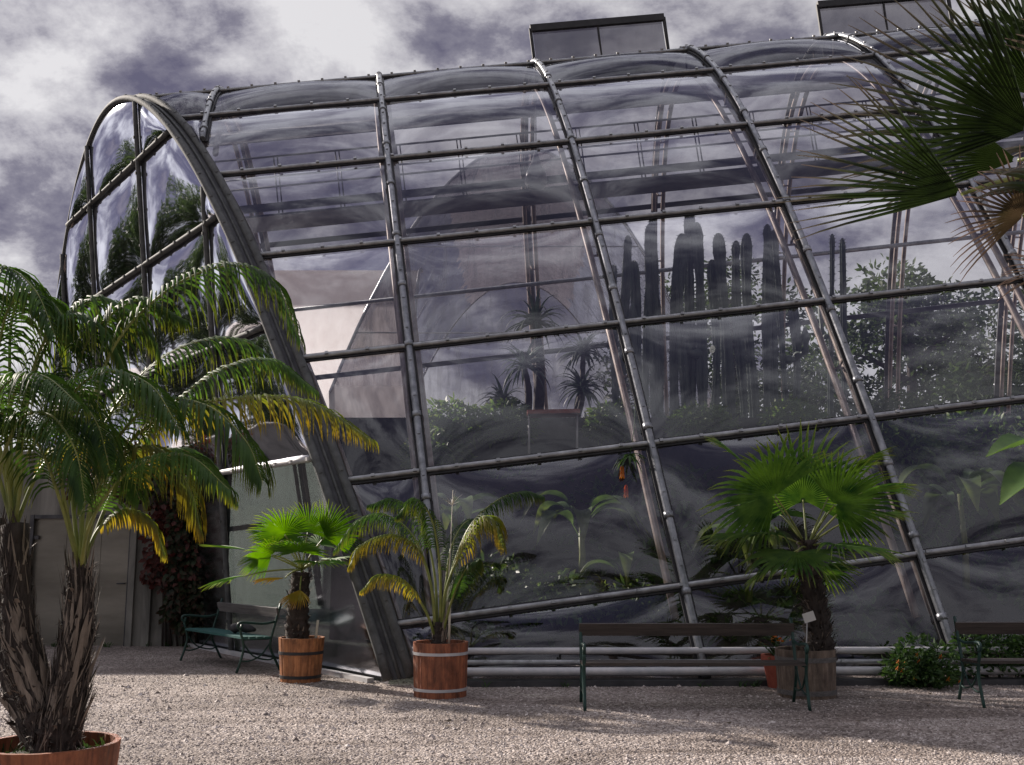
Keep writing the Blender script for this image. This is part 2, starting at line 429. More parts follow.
# ribs
for u in range(-2, UMAX + 1):
    xs = [x for x in frange(xground(u, -1) + .02, xground(u, 1) - .005, 130) if u > uend(x, E1X) + .02]
    if len(xs) < 4: continue
    pts = [shell(u, x, .075) for x in xs]; nr = [pnorm(x) for x in xs]
    mb = MB(); mb.tube(pts, .048, 10)
    bolts(mb, pts, nr, .33, .035)
    # ring couplers along the tube
    acc = 0
    for i in range(2, len(pts) - 2):
        acc += (pts[i] - pts[i - 1]).length
        if acc > 1.0:
            acc = 0; T = (pts[i + 1] - pts[i]).normalized()
            mb.tube([pts[i] - T * .04, pts[i] + T * .04], .062, 10)
    rb = mb.build('arch_rib', M['steel'], house)
    gk = MB()
    for i in range(len(xs) - 1):
        T = (pts[i + 1] - pts[i]); L = T.length; T.normalize(); N = nr[i]; B = T.cross(N).normalized()
        gk.box(shell(u, (xs[i] + xs[i + 1]) / 2, .012), L * 1.01, .15, .03, (T, B, N))
    gk.build('gasket', M['gasket'], house).parent = rb
    # twin inner tubes
    xi = [x for x in frange(xground(u, -1) + .12, xground(u, 1) - .1, 90) if u > uend(x, E1X) + .06]
    if len(xi) > 4:
        ia = MB()
        for du in (-.035, .035):
            ia.tube([shell(u + du, x, -.36) for x in xi], .05, 8)
        for k in range(3, len(xi) - 3, 6):
            ia.bar(shell(u - .035, xi[k], -.36), shell(u + .035, xi[k], -.36), .03, .03)
            ia.bar(shell(u, xi[k], -.32), shell(u, xi[k], -.01), .03, .03, ga)
        ia.build('inner_arch', M['inner'], house)
# purlins (clamp rails)
for x in ROWS + BACK:
    us = frange(max(uend(x, E1X), -4), UMAX, 90)
    us = [u for u in us if abs(x) < abs(xground(u)) - .02]
    if len(us) < 4: continue
    pts = [shell(u, x, .05) for u in us]; n_ = pnorm(x)
    mb = MB(); mb.tube(pts, .034, 8); bolts(mb, pts, [n_] * len(pts), .42, .035)
    pr = mb.build('purlin', M['rail'], house)
    gk = MB()
    T = ga; B = T.cross(n_).normalized()
    gk.box((pts[0] + pts[-1]) / 2 - n_ * .036, (pts[-1] - pts[0]).length, .12, .03, (T, B, n_))  # gasket strip whose dark colour also stands for the rail's shadow band
    gk.build('gasket', M['gasket'], house).parent = pr
# panes
def pane(ua, ub, xa, xb, mat, bulge, to_ground=False, name='glass_pane', nu=14, nx=12):
    P = []; ok = False
    for j in range(nx + 1):
        tj = j / nx; row = []
        x0 = xa + (xb - xa) * tj
        ulo = max(ua, uend(x0, E1X))
        if ulo > ub - .004: ulo = ub
        else: ok = True
        for i in range(nu + 1):
            ti = i / nu
            u = ulo + (ub - ulo) * ti
            x = x0
            if to_ground: x = xa + (xground(u, 1 if xa > 0 else -1, .06) - xa) * tj
            bl = bulge * (math.sin(math.pi * ti) * math.sin(math.pi * tj)) ** .75
            if ulo >= ub: bl = 0
            row.append(shell(u, x, bl))
        P.append(row)
    if not ok: return
    mb = MB(); mb.grid(P)
    mb.build(name, mat, house)
for u in range(-2, UMAX):
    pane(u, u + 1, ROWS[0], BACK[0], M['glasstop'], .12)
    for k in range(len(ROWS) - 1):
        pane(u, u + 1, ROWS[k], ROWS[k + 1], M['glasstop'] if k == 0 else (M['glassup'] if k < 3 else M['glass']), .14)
    if u >= -1: pane(u, u + 1, ROWS[-1], xground(u + 1), M['glass'], .11, True)
    for k in range(len(BACK) - 1):
        pane(u, u + 1, BACK[k], BACK[k + 1], M['glassback'], .06, nu=8, nx=6)
    pane(u, u + 1, BACK[-1], xground(u + 1, -1), M['glassback'], .04, True, nu=6, nx=4)
for u in (-4, -3):
    for k in range(1, len(BACK) - 1):
        pane(u, u + 1, BACK[k], BACK[k + 1], M['glassback'], .06, nu=8, nx=6)
# base rails and kerb along the long side
fg = []
for u in frange(uend(2.45, E1X) + .05, UMAX, 60):
    fg.append((u, xground(u)))
def baseline(z, off):
    out = []
    for u, _ in fg:
        x = xground(u, 1, z); out.append(shell(u, x, off))
    return out
mb = MB(); mb.tube(baseline(.10, .16), .05, 8); mb.build('base_rail', M['alu'], house)
mb = MB(); q = baseline(.21, .12); mb.tube(q, .032, 8); bolts(mb, q, [V((0, -1, .3)).normalized()] * len(q), .42, .03); mb.build('base_rail', M['rail'], house)
mb = MB(); mb.tube(baseline(.34, .10), .04, 8); mb.build('base_rail', M['alu'], house)
mb = MB(); q = baseline(.0, .14)
for i in range(len(q) - 1):
    mb.bar(V((q[i].x, q[i].y, .02)), V((q[i + 1].x, q[i + 1].y, .02)), .24, .09)
mb.build('kerb', M['darkmetal'], house)
# end frame : two skewed arches and the band between
xe = [x for x in frange(-2.75, 2.62, 150)]
def abvg(p): return p.z > 0.0
for ex, r_ in ((0.0, .06), (E1X, .06)):
    pts = [endpoint(x, ex) + pnorm(x) * .05 for x in xe]; pts = [(p, x) for p, x in zip(pts, xe) if abvg(p)]
    mb = MB(); mb.tube([p for p, x in pts], r_, 10)
    bolts(mb, [p for p, x in pts], [pnorm(x) for p, x in pts], .45, .04)
    mb.build('end_frame', M['endsteel'], house)
for ex, dd, r_ in ((.038, .03, .022), (.03, -.22, .04), (.10, -.26, .04)):
    pts = [endpoint(x, ex) + pnorm(x) * dd for x in xe]; pts = [p for p in pts if abvg(p)]
    mb = MB(); mb.tube(pts, r_, 8); mb.build('end_tube', M['endsteel'] if dd > 0 else M['inner'], house)
P = [[endpoint(x, .01 + .055 * j / 3) + pnorm(x) * .0 for j in range(4)] for x in xe if abvg(endpoint(x))]
mb = MB(); mb.grid(P); mb.build('end_band', M['darkmetal'], house)
# end face
org = endpoint(2.45)
def er(px, py):
    d = ray(px, py); o = V((0, 0, EYE))
    t = (org - o).dot(en) / d.dot(en); q = o + d * t - org
    return q.dot(eh), q.dot(em)
arch = [(q := endpoint(x) - org, (q.dot(eh), q.dot(em)))[1] for x in frange(-3.0, 2.9, 400)]
arch.sort()
a_s = np.array([p[0] for p in arch]); a_r = np.array([p[1] for p in arch])
def rtop(s): return float(np.interp(s, a_s, a_r))
r_ground = -org.z / em.z
tr_r = [r_ground] + sorted([er(285, 463)[1], er(218, 347)[1], er(153, 261)[1], er(132, 168)[1]])
ms = sorted([np.mean([er(139, 118)[0], er(147, 287)[0]]), np.mean([er(91, 167)[0], er(96, 296)[0]]), np.mean([er(208, 207)[0], er(218, 400)[0]]), er(66, 290)[0]])
def ept(s, r, o=0.0): return org + eh * s + em * r - en * o
valid = [s for s in np.linspace(a_s[0], a_s[-1], 800) if rtop(s) > r_ground + .02]
s0, s1 = valid[0], valid[-1]
ss = [s0] + [m for m in ms if s0 + .2 < m < s1 - .2] + [s1]
rr = tr_r + [max(a_r) + .1]
for m_ in ss[1:-1]:
    pts = [ept(m_, r, .05) for r in frange(r_ground, rtop(m_), 30)]
    mb = MB(); mb.tube(pts, .045, 8); bolts(mb, pts, [-en] * 30, .5, .035); mb.build('mullion', M['endsteel'], house)
for r_ in tr_r[1:]:
    sv = [s for s in np.linspace(s0, s1, 300) if rtop(s) > r_]
    pts = [ept(s, r_, .05) for s in np.linspace(sv[0], sv[-1], 30)]
    mb = MB(); mb.tube(pts, .045, 8); bolts(mb, pts, [-en] * 30, .5, .04); mb.build('transom', M['alu'] if r_ == tr_r[1] else M['endsteel'], house)
for i in range(len(ss) - 1):
    for j in range(len(rr) - 1):
        a0, a1, b0, b1 = ss[i], ss[i + 1], rr[j], rr[j + 1]
        colr = [s for s in np.linspace(a0, a1, 60) if rtop(s) > b0 + .01]
        if len(colr) < 3 or colr[-1] - colr[0] < .06: continue
        P = []
        for a in range(13):
            s = colr[0] + (colr[-1] - colr[0]) * a / 12
            top = max(min(b1, rtop(s)), b0)
            row = []
            for b in range(11):
                tb = b / 10
                bl = .10 * (math.sin(math.pi * a / 12) * math.sin(math.pi * tb)) ** .6 if j > 0 else .03 * (math.sin(math.pi * a / 12) * math.sin(math.pi * tb)) ** .6
                row.append(ept(s, b0 + (top - b0) * tb, bl))
            P.append(row)
        mb = MB(); mb.grid(P); mb.build('end_pane', M['glassdark'] if j == 0 else M['glassend'], house)
# pale sill under the end face
mb = MB(); mb.bar(ept(s0 + .25, r_ground, .10) + V((0, 0, .035)), ept(min(s0 + 9, s1), r_ground, .10) + V((0, 0, .035)), .09, .06); mb.build('sill', M['alu'], house)
# ridge beam, gallery
def w_at(px, py, v):
    d = ray(px, py)
    t = (v + P0.dot(gb)) / d.dot(gb); q = d * t - P0
    return q.dot(gc)
def longi(v, w, r, name, mat, parent=None, u0=-1.3, par=house, n=6):
    mb = MB(); mb.tube([gpt(u0, v, w), gpt(UMAX, v, w)], r, n); o = mb.build(name, mat, par)
    if parent: o.parent = parent
    return o
vg = VC + .25
wd = w_at(385, 203, vg)
deck = MB()
deck.bar(gpt(-1.25, vg + .18, wd), gpt(UMAX, vg + .18, wd), 1.0, .04, gc)
deck.bar(gpt(-1.25, vg, wd + .05), gpt(UMAX, vg, wd + .05), .05, .16, gc)
deck.bar(gpt(-1.25, vg + .36, wd + .05), gpt(UMAX, vg + .36, wd + .05), .05, .16, gc)
wk = deck.build('walkway', M['darkmetal'], house)
rl = MB()
wtop = w_at(385, 146, vg)
for q in (wtop, w_at(385, 166, vg), w_at(385, 176, vg)):
    rl.tube([gpt(-1.25, vg, q), gpt(UMAX, vg, q)], .022, 6)
u = -1.2
while u < UMAX:
    for du in (0, .025): rl.tube([gpt(u + du, vg, wd), gpt(u + du, vg, wtop)], .016, 6)
    u += .42
rl.build('railing', M['darkmetal'], house).parent = wk
longi(VC - .25, w_at(385, 124, VC - .25), .11, 'ridge_beam', M['rail'])
longi(VC + .9, w_at(385, 300, VC + .9), .05, 'ridge_beam', M['rail'])
# roof vents
def vent(px0, px1, ytop0, ytop1):
    vv = VC + .05; wv = prof(.0)[1] + .03
    def u_of(px, py):
        d = ray(px, py); t = (vv + P0.dot(gb)) / d.dot(gb); q = d * t - P0
        return q.dot(ga), q.dot(gc)
    ua, wa = u_of(px0, ytop0); ub, wb = u_of(px1, ytop1)
    wt = (wa + wb) / 2
    mb = MB()
    mb.bar(gpt(ua, vv, wt), gpt(ub, vv, wt), .10, .14, gc)
    for u_ in (ua, ub): mb.bar(gpt(u_, vv + .03, wv - .06), gpt(u_, vv, wt), .06, .06, ga)
    mb.bar(gpt(ua, vv + .03, wv), gpt(ub, vv + .03, wv), .08, .08, gc)
    um = (ua + ub) / 2
    mb.bar(gpt(um, vv + .03, wv), gpt(um, vv, wt), .035, .035, ga)
    fo = mb.build('roof_vent', M['gasket'], house)
    pn = MB(); pn.bar(gpt(ua + .015, vv + .016, (wv + wt) / 2), gpt(ub - .015, vv + .016, (wv + wt) / 2), .012, (wt - wv) * S - .1, gc)
    pn.build('vent_pane', M['glassup'], house).parent = fo
vent(530, 664, 27, 19)
vent(817, 948, 3, -4)
vent(1102, 1232, -20, -28)

# ------------------------------------------------------------------ neighbour house behind
def neighbour():
    Y = 30.0
    e = empty('rear_glasshouse', (0, Y, 0), 'pale grey arched glasshouse standing behind the big one, seen through its panes', 'greenhouse')
    lp = [at(340, 415, Y), at(395, 255, Y), at(430, 195, Y), at(470, 165, Y)]
    cx = at(520, 150, Y).x
    top = at(520, 148, Y).z
    kx = np.mean([(top - p.z) / (p.x - cx) ** 2 for p in lp])
    hw = math.sqrt(top / kx)
    xs = frange(-hw, hw, 40)
    L = 16
    for k in range(4):
        mb = MB()
        for seg in range(2):
            P = [[V((cx + x, Y + L * (k + j / 1.0) / 4 * 1.0, top - kx * x * x)) for j in (0, 1)] for x in xs]
        mb.grid(P); mb.build('glass_pane', M['neighbour'], e)
    mb = MB()
    P = [[V((cx + x, Y + .02, z_)) for z_ in (0, max(.01, top - kx * x * x))] for x in xs]
    mb.grid(P); mb.build('end_wall', M['neighbour'], e)
    for k in range(5):
        mb = MB(); mb.tube([V((cx + x, Y + L * k / 4, top - kx * x * x + .03)) for x in xs], .05 if k in (0, 4) else .02, 6); mb.build('arch_rib', M['rail'], e)
    for zz in (2.6, 5.2, 7.8, 10.4):
        if zz < top - .3:
            w = math.sqrt((top - zz) / kx)
            mb = MB(); mb.tube([V((cx - w, Y, zz)), V((cx + w, Y, zz))], .02, 6); mb.build('transom', M['rail'], e)
neighbour()

def glare_backdrop():
    nt = NT('glare_white_sheet')
    f = noise(nt, coords(nt, (3, 3, .5), 'Position'), 1.2, 5, .6, .4)
    c = ramp(nt, f, [(.3, (.88, .84, .84)), (.65, (.97, .95, .95))])
    d = nt.n('ShaderNodeBsdfDiffuse'); t_ = nt.n('ShaderNodeBsdfTranslucent'); nt.l(c, d.inputs[0]); nt.l(c, t_.inputs[0])
    m = nt.n('ShaderNodeMixShader'); m.inputs[0].default_value = .93
    nt.l(d.outputs[0], m.inputs[1]); nt.l(t_.outputs[0], m.inputs[2]); nt.l(m.outputs[0], nt.out.inputs[0])
    Y = 33.0  # translucent white sheet added to stand for the glare in the left bay
    e = empty('glare_sheet', (at(330, 400, Y).x, Y, 0), 'white curved sheet added for the bright glare behind the leftmost panes', 'glare_stand_in')
    top = at(330, 272, Y).z; x0 = at(150, 400, Y).x; x1 = at(420, 400, Y).x
    k = 0
    xs = frange(x0, x1, 5)
    ys = frange(-1, .02, 25)
    for i in range(4):
        mb = MB()
        mb.grid([[V((x, Y + 4.5 * y, max(.0, top * (1 - abs(y) ** 2.2)))) for x in (xs[i], xs[i + 1])] for y in ys]); mb.build('sheet', nt.mat, e)
    for x in (x0, x1):
        mb = MB(); mb.tube([V((x, Y + 4.5 * y, max(.0, top * (1 - abs(y) ** 2.2)) + .04)) for y in ys], .05, 6); mb.build('arch_rib', M['rail'], e)
glare_backdrop()

# ------------------------------------------------------------------ plants
def bez(p, n):
    out = []
    k = len(p) - 1
    for i in range(n):
        t = i / (n - 1); q = [V(a) for a in p]
        for r_ in range(k):
            q = [q[j] * (1 - t) + q[j + 1] * t for j in range(len(q) - 1)]
        out.append(q[0])
    return out
def cat(p, n):
    # Catmull-Rom through the points
    p = [V(a) for a in p]; p = [p[0] * 2 - p[1]] + p + [p[-1] * 2 - p[-2]]
    out = []; m = len(p) - 3
    for i in range(n):
        t = i / (n - 1) * m; k = min(int(t), m - 1); t -= k
        a, b, c, d = p[k:k + 4]
        out.append(.5 * ((2 * b) + (c - a) * t + (2 * a - 5 * b + 4 * c - d) * t * t + (3 * b - a - 3 * c + d) * t ** 3))
    return out
def frond(parent, pts, lmax, t0=.28, n=46, droop=1.6, lw=.028, mat='frond', r0=.014, up=.15, fwd=.55, name='frond'):
    c = cat(pts, 60)
    mb = MB()
    rs = [r0 * (1 - .85 * i / 59) for i in range(60)]
    mb.tube(c, rs, 6, 1)
    for k in range(n):
        t = t0 + (1 - t0) * (k + .5) / n
        i = min(int(t * 59), 58); p = c[i] + (c[i + 1] - c[i]) * (t * 59 - i)
        T = (c[i + 1] - c[i]).normalized()
        Sd = T.cross(V((0, 0, 1)))
        if Sd.length < .15: Sd = T.cross(V((0, 1, 0)))
        Sd.normalize(); N = Sd.cross(T)
        tt = (t - t0) / (1 - t0)
        L = lmax * (math.sin(math.pi * (.16 + .78 * tt)) ** .8) * ru(.88, 1.08)
        for sg in (-1, 1):
            f_ = fwd + .5 * tt
            d = Sd * (sg * ru(.85, 1.05)) + T * (f_ + ru(-.12, .12)) + N * (up + ru(-.12, .12))
            mb.blade(p, d, T.cross(d) if False else T, L, lw * ru(.8, 1.1), droop * ru(.8, 1.25), 5, .35, 0, .6, .3)
    return mb.build(name, [M[mat], M['rachis']], parent, attr=True)
def fan(parent, base, hub, d, radius, nseg=34, span=250, mat='fan', droop=.5, cup=.12, side=None, split=.5, petr=.010, roll=0.0, name='fan_leaf', tipk=1.0):
    base = V(base); hub = V(hub); d = V(d).normalized()
    mb = MB()
    mid = (base + hub) / 2 + V((0, 0, .06))
    mb.tube(bez([base, mid, hub], 10), [petr * (1.3 - .5 * i / 9) for i in range(10)], 6, 1)
    s_ = V(side) if side else d.cross(V((0, 0, 1)))
    if s_.length < .1: s_ = V((1, 0, 0))
    s_ = (s_ - d * s_.dot(d)).normalized()
    n_ = s_.cross(d)
    if roll:
        s_, n_ = s_ * math.cos(roll) + n_ * math.sin(roll), n_ * math.cos(roll) - s_ * math.sin(roll)
    if n_.z < 0 and not side: pass
    dth = R(span) / nseg
    for k in range(nseg):
        th = -R(span) / 2 + (k + .5) * dth
        dr = d * math.cos(th) + s_ * math.sin(th)
        sd = s_ * math.cos(th) - d * math.sin(th)
        L = radius * (.72 + .28 * math.cos(th * .55)) * ru(.93, 1.05)
        p = hub.copy(); dd = (dr + n_ * cup).normalized()
        fr = [.03, .22, split, .68, .84, 1.0]
        prev = None; last = 0
        dk = droop * ru(.5, 1.5)
        for q in fr:
            p = p + dd * ((q - last) * L); last = q
            if q <= split: hw = q * L * dth * .52
            else: hw = split * L * dth * .5 * (1 - (q - split) / (1 - split)) ** .75 + .0012
            fo = hw * .95
            a = mb.vert(p - sd * hw - n_ * fo, q); b = mb.vert(p + n_ * fo * .4, q); c = mb.vert(p + sd * hw - n_ * fo, q)
            if prev:
                mb.face((prev[0], prev[1], b, a)); mb.face((prev[1], prev[2], c, b))
            prev = (a, b, c)
            if q >= .22: dd = (dd + V((0, 0, -1)) * (dk * (.12 + (q > split) * .22)) + sd * ru(-.03, .03)).normalized()
    return mb.build(name, [M[mat], M['rachis']], parent, attr=True)
def hairy_trunk(parent, pts, r0, r1, hair=90, hl=.12, mat='bark', name='trunk', husks=0, fibres=0):
    c = cat(pts, 26)
    rs = [(r0 + (r1 - r0) * i / 25) * (1 + .10 * math.sin(i * 2.1) + ru(-.05, .05)) for i in range(26)]
    mb = MB(); mb.tube(c, rs, 12, 0, True, None, .18)
    for k in range(hair):
        i = random.randrange(0, 25); a = ru(0, 6.28)
        T = (c[min(i + 1, 25)] - c[i]).normalized()
        A = T.orthogonal().normalized(); B = T.cross(A)
        o = A * math.cos(a) + B * math.sin(a)
        mb.blade(c[i] + o * rs[i] * .9 + T * ru(0, .04), o * ru(.3, .9) + T * ru(.4, 1.1), T.cross(o), hl * ru(.5, 1.3), ru(.012, .03), ru(.2, 2), 3, .2, 0 if rnd() < .75 else 1, .9, .2)
    for k in range(fibres):
        i = random.randrange(0, 25); a = ru(0, 6.28)
        T = (c[min(i + 1, 25)] - c[i]).normalized()
        A = T.orthogonal().normalized(); B = T.cross(A)
        o = A * math.cos(a) + B * math.sin(a)
        tw = T.cross(o)
        mb.blade(c[i] + o * rs[i] * ru(.96, 1.06), T * random.choice((1, 1, -1)) + o * ru(.0, .16) + tw * ru(-.35, .35), tw, ru(.06, .2), ru(.004, .012), ru(-.1, .1), 3, .1, 0 if rnd() < .7 else 1, .9, .4)
    for k in range(husks):
        i = random.randrange(0, 17); a = ru(0, 6.28)
        T = (c[min(i + 1, 25)] - c[i]).normalized()
        A = T.orthogonal().normalized(); B = T.cross(A)
        o = A * math.cos(a) + B * math.sin(a)
        mb.blade(c[i] + o * rs[i] * .85, T + o * ru(.05, .2), T.cross(o), ru(.14, .36), ru(.018, .045), ru(-.1, .25), 5, -.3, 1, .6, .5)
    return mb.build(name, [M[mat], M['husk']], parent)
def tub(loc, r_top, r_bot, h, mat, hoopmat, label, hoops=(.22, .78), group=None, hw=.035, name='wooden_tub', staves=18):
    e = empty(name, loc, label, 'plant tub', group=group, world=False, rz=ru(0, 1))
    mb = MB(); n = staves * 4
    mb.lathe([(r_bot - .025, .0), (r_bot, 0.0), (r_top, h), (r_top - .028, h), (r_top - .035, h - .09), (.01, h - .09)], n, 0, (0, 0, 0), staves, .006)
    mb.build('stave_wall', M[mat], e, attr=True)
    mb = MB(); mb.lathe([(r_top - .034, h - .075), (r_top * .6, h - .055), (.01, h - .04)], 28)
    mb.build('soil', M['soil'], e)
    for f in hoops:
        z = h * f; rr_ = r_bot + (r_top - r_bot) * f
        mb = MB(); mb.lathe([(rr_ - .004, z - hw / 2), (rr_ + .006, z - hw / 2), (rr_ + .006 + (r_top - r_bot) * hw / h, z + hw / 2), (rr_ - .004, z + hw / 2)], 48)
        for q in mb.sm: pass
        mb.build('hoop', M[hoopmat], e)
    return e

# ---- foreground double feather palm
G = at(50, 742, 5.55); TH = G.z
tub((G.x, G.y, 0), .34, .29, TH, 'tub', 'darkmetal', 'large reddish wooden tub holding the twin-trunked feather palm in front', (.25, .6))
fp = empty('feather_palm', (G.x, G.y, TH - .06), 'tall feather palm with forked shaggy trunk in the foreground tub', 'palm')
YP = 5.55
def A(px, py, dy=0.0): return at(px, py, YP + dy)
hairy_trunk(fp, [A(60, 754, 0), A(42, 705, .02), A(21, 640, .05), A(14, 525, .1)], .112, .064, 160, .06, husks=34, fibres=900)
hairy_trunk(fp, [A(52, 754, -.03), A(65, 705, -.03), A(77, 640, -.02), A(80, 568, 0)], .112, .060, 160, .06, husks=40, fibres=900)
hairy_trunk(fp, [A(44, 752, .06), A(16, 690, .2), A(2, 620, .3), A(-4, 520, .35)], .07, .05, 60, .06, husks=20, fibres=400)
mb = MB()
for k in range(160):
    a = ru(0, 6.28); r_ = ru(.14, .30)
    mb.blade((G.x + r_ * math.cos(a), G.y + r_ * math.sin(a), TH - .075), (ru(-.5, .5), ru(-.5, .5), 1), (math.cos(a), math.sin(a), 0), ru(.03, .10), .008, 1.2, 3)
tag(mb.build('grass_tuft', M['green'], None, (G.x, G.y, TH - .075), attr=True), 'short green grass growing round the trunk in the foreground tub', 'grass', kind='stuff')
C1 = A(80, 572); C2 = A(14, 530, .1); C3 = A(-4, 525, .35)
FR = [  # points (px,py,dy), leaflet length
    ([(80, 572, 0), (86, 440, .0), (112, 350, .0), (165, 292, -.02), (225, 266, -.05), (272, 280, -.1), (300, 338, -.15)], .40, 'frond'),
    ([(80, 572, 0), (110, 470, -.1), (165, 415, -.2), (240, 398, -.3), (310, 402, -.4), (372, 440, -.5)], .33, 'frondy'),
    ([(80, 572, 0), (100, 470, -.2), (150, 405, -.35), (205, 405, -.5), (245, 440, -.6), (262, 480, -.65)], .36, 'frond'),
    ([(80, 572, 0), (88, 470, .2), (120, 400, .4), (175, 350, .6), (240, 340, .7), (290, 375, .8)], .34, 'frond'),
    ([(80, 572, 0), (92, 520, -.3), (130, 470, -.5), (185, 455, -.65), (230, 490, -.8)], .30, 'frond'),
    ([(80, 572, 0), (70, 460, .05), (75, 380, .1), (95, 330, .1), (140, 300, .1), (185, 320, .1)], .34, 'frond'),
    ([(80, 572, 0), (98, 530, .1), (122, 510, .15), (150, 520, .2), (165, 555, .2)], .20, 'frondy'),
    ([(80, 572, 0), (60, 500, -.2), (35, 440, -.4), (-10, 410, -.6), (-60, 430, -.7)], .36, 'frond'),
    ([(14, 530, .1), (20, 430, .1), (40, 350, .1), (70, 318, .1), (105, 330, .1), (130, 380, .1)], .36, 'frond'),
    ([(14, 530, .1), (6, 440, -.1), (20, 385, -.25), (60, 385, -.45), (95, 420, -.6), (110, 470, -.7)], .40, 'frond'),
    ([(14, 530, .1), (-5, 430, 0), (-35, 385, -.1), (-80, 390, -.2), (-120, 440, -.3)], .38, 'frond'),
    ([(14, 530, .1), (2, 400, .2), (-12, 310, .25), (-40, 262, .3), (-85, 262, .3)], .38, 'frond'),
    ([(14, 530, .1), (10, 400, .3), (12, 320, .4), (30, 290, .5), (58, 320, .5), (70, 370, .5)], .28, 'frond'),
    ([(-4, 525, .35), (-30, 380, .3), (-20, 290, .2), (5, 268, .1), (35, 290, .0), (55, 335, -.1)], .34, 'frond'),
    ([(-4, 525, .35), (0, 470, -.2), (20, 420, -.5), (50, 415, -.7), (75, 450, -.85), (85, 500, -.9)], .34, 'frond'),
    ([(-4, 525, .35), (-20, 450, -.2), (0, 390, -.5), (40, 375, -.7), (80, 405, -.9)], .34, 'frond'),
    ([(14, 530, .1), (40, 470, .2), (75, 440, .4), (120, 440, .6), (150, 480, .7)], .28, 'frondy'),
    ([(80, 572, 0), (60, 470, -.25), (70, 400, -.45), (105, 372, -.6), (150, 385, -.7), (180, 430, -.8)], .36, 'frond'),
    ([(80, 572, 0), (100, 500, .1), (150, 430, .2), (210, 375, .3), (270, 360, .35), (315, 390, .35)], .32, 'frond'),
    ([(14, 530, .1), (30, 450, -.1), (70, 420, -.2), (115, 440, -.3), (140, 500, -.4)], .36, 'frond'),
    ([(14, 530, .1), (-10, 450, .1), (-30, 420, .1), (-60, 440, .1)], .34, 'frond'),
    ([(14, 530, .1), (28, 400, .2), (55, 330, .25), (95, 300, .3), (140, 320, .35), (165, 370, .4)], .36, 'frond'),
    ([(-4, 525, .35), (-12, 430, .3), (0, 340, .2), (15, 300, .15), (50, 300, .1), (80, 350, .1)], .36, 'frond'),
    ([(80, 572, 0), (95, 500, -.1), (120, 455, -.2), (160, 450, -.25), (190, 490, -.3), (200, 530, -.3)], .30, 'frondy'),
    ([(80, 572, 0), (120, 480, .25), (165, 450, .4), (205, 460, .55), (235, 500, .6)], .30, 'frond'),
]
for p, L, m_ in FR:
    frond(fp, [A(*q) for q in p], L, mat=m_, n=54, lw=.0155, r0=.012, droop=2.9)

# ---- small bright fan palm in tub (left)
g2 = ground(297, 683); sc2 = FPX / g2.y
tub(g2 + V((0, .2, 0)), 22.5 / sc2, 19.5 / sc2, 42 / sc2, 'tub2', 'gasket', 'orange wooden tub with black hoops beside the green-seated bench', (.12, .66))
b2 = g2 + V((0, .2, 42 / sc2 - .06))
fs = empty('fan_palm', b2, 'small bright green fan palm in the orange black-hooped tub', 'palm')
Y2 = b2.y
def B2(px, py, dy=0.0): return at(px, py, Y2 + dy)
hairy_trunk(fs, [B2(297, 643), B2(298, 610), B2(301, 572)], .15, .11, 240, .12)
cr = B2(302, 570)
def leaf2(px, py, dy, d, rad, mat='fanbright', **k): fan(fs, cr, B2(px, py, dy), d, rad, mat=mat, **k)
leaf2(285, 535, -.1, (-.45, -.5, .75), .48, span=220, side=(1, -.2, .35))
leaf2(308, 532, .0, (.1, -.25, 1), .42, span=200, side=(1, 0, 0))
leaf2(325, 537, -.1, (.9, -.25, .45), .52, span=150, side=(-.2, -.5, .8))
leaf2(272, 555, -.15, (-.6, -.55, .1), .46, span=200, side=(.6, -.4, .7))
leaf2(298, 552, -.35, (-.1, -.9, .35), .42, span=240)
leaf2(248, 550, -.1, (-1, -.1, .02), .58, span=110, droop=.15, nseg=22)
leaf2(245, 576, -.2, (-.9, -.2, -.25), .55, span=140, droop=.5)
leaf2(285, 578, -.25, (-.7, -.5, -.1), .38, mat='fanyellow', span=110, nseg=20)
leaf2(318, 562, -.3, (.5, -.8, -.1), .40, span=200)
leaf2(330, 560, .15, (.9, .3, .1), .45, span=200)
leaf2(280, 540, .3, (-.5, .7, .5), .45, span=220)
leaf2(320, 545, .3, (.4, .8, .5), .45, span=220)
leaf2(300, 590, -.2, (-.2, -.6, -.8), .30, mat='fanyellow', span=120, nseg=18)
st = MB(); st.tube([B2(315, 645, -.1), B2(318, 620, -.1)], .016, 6)
tag(st.build('plant_stake', M['stake'], None, B2(315, 645, -.1)), 'pale cane stake stuck in the tub of the small bright fan palm', 'stake')

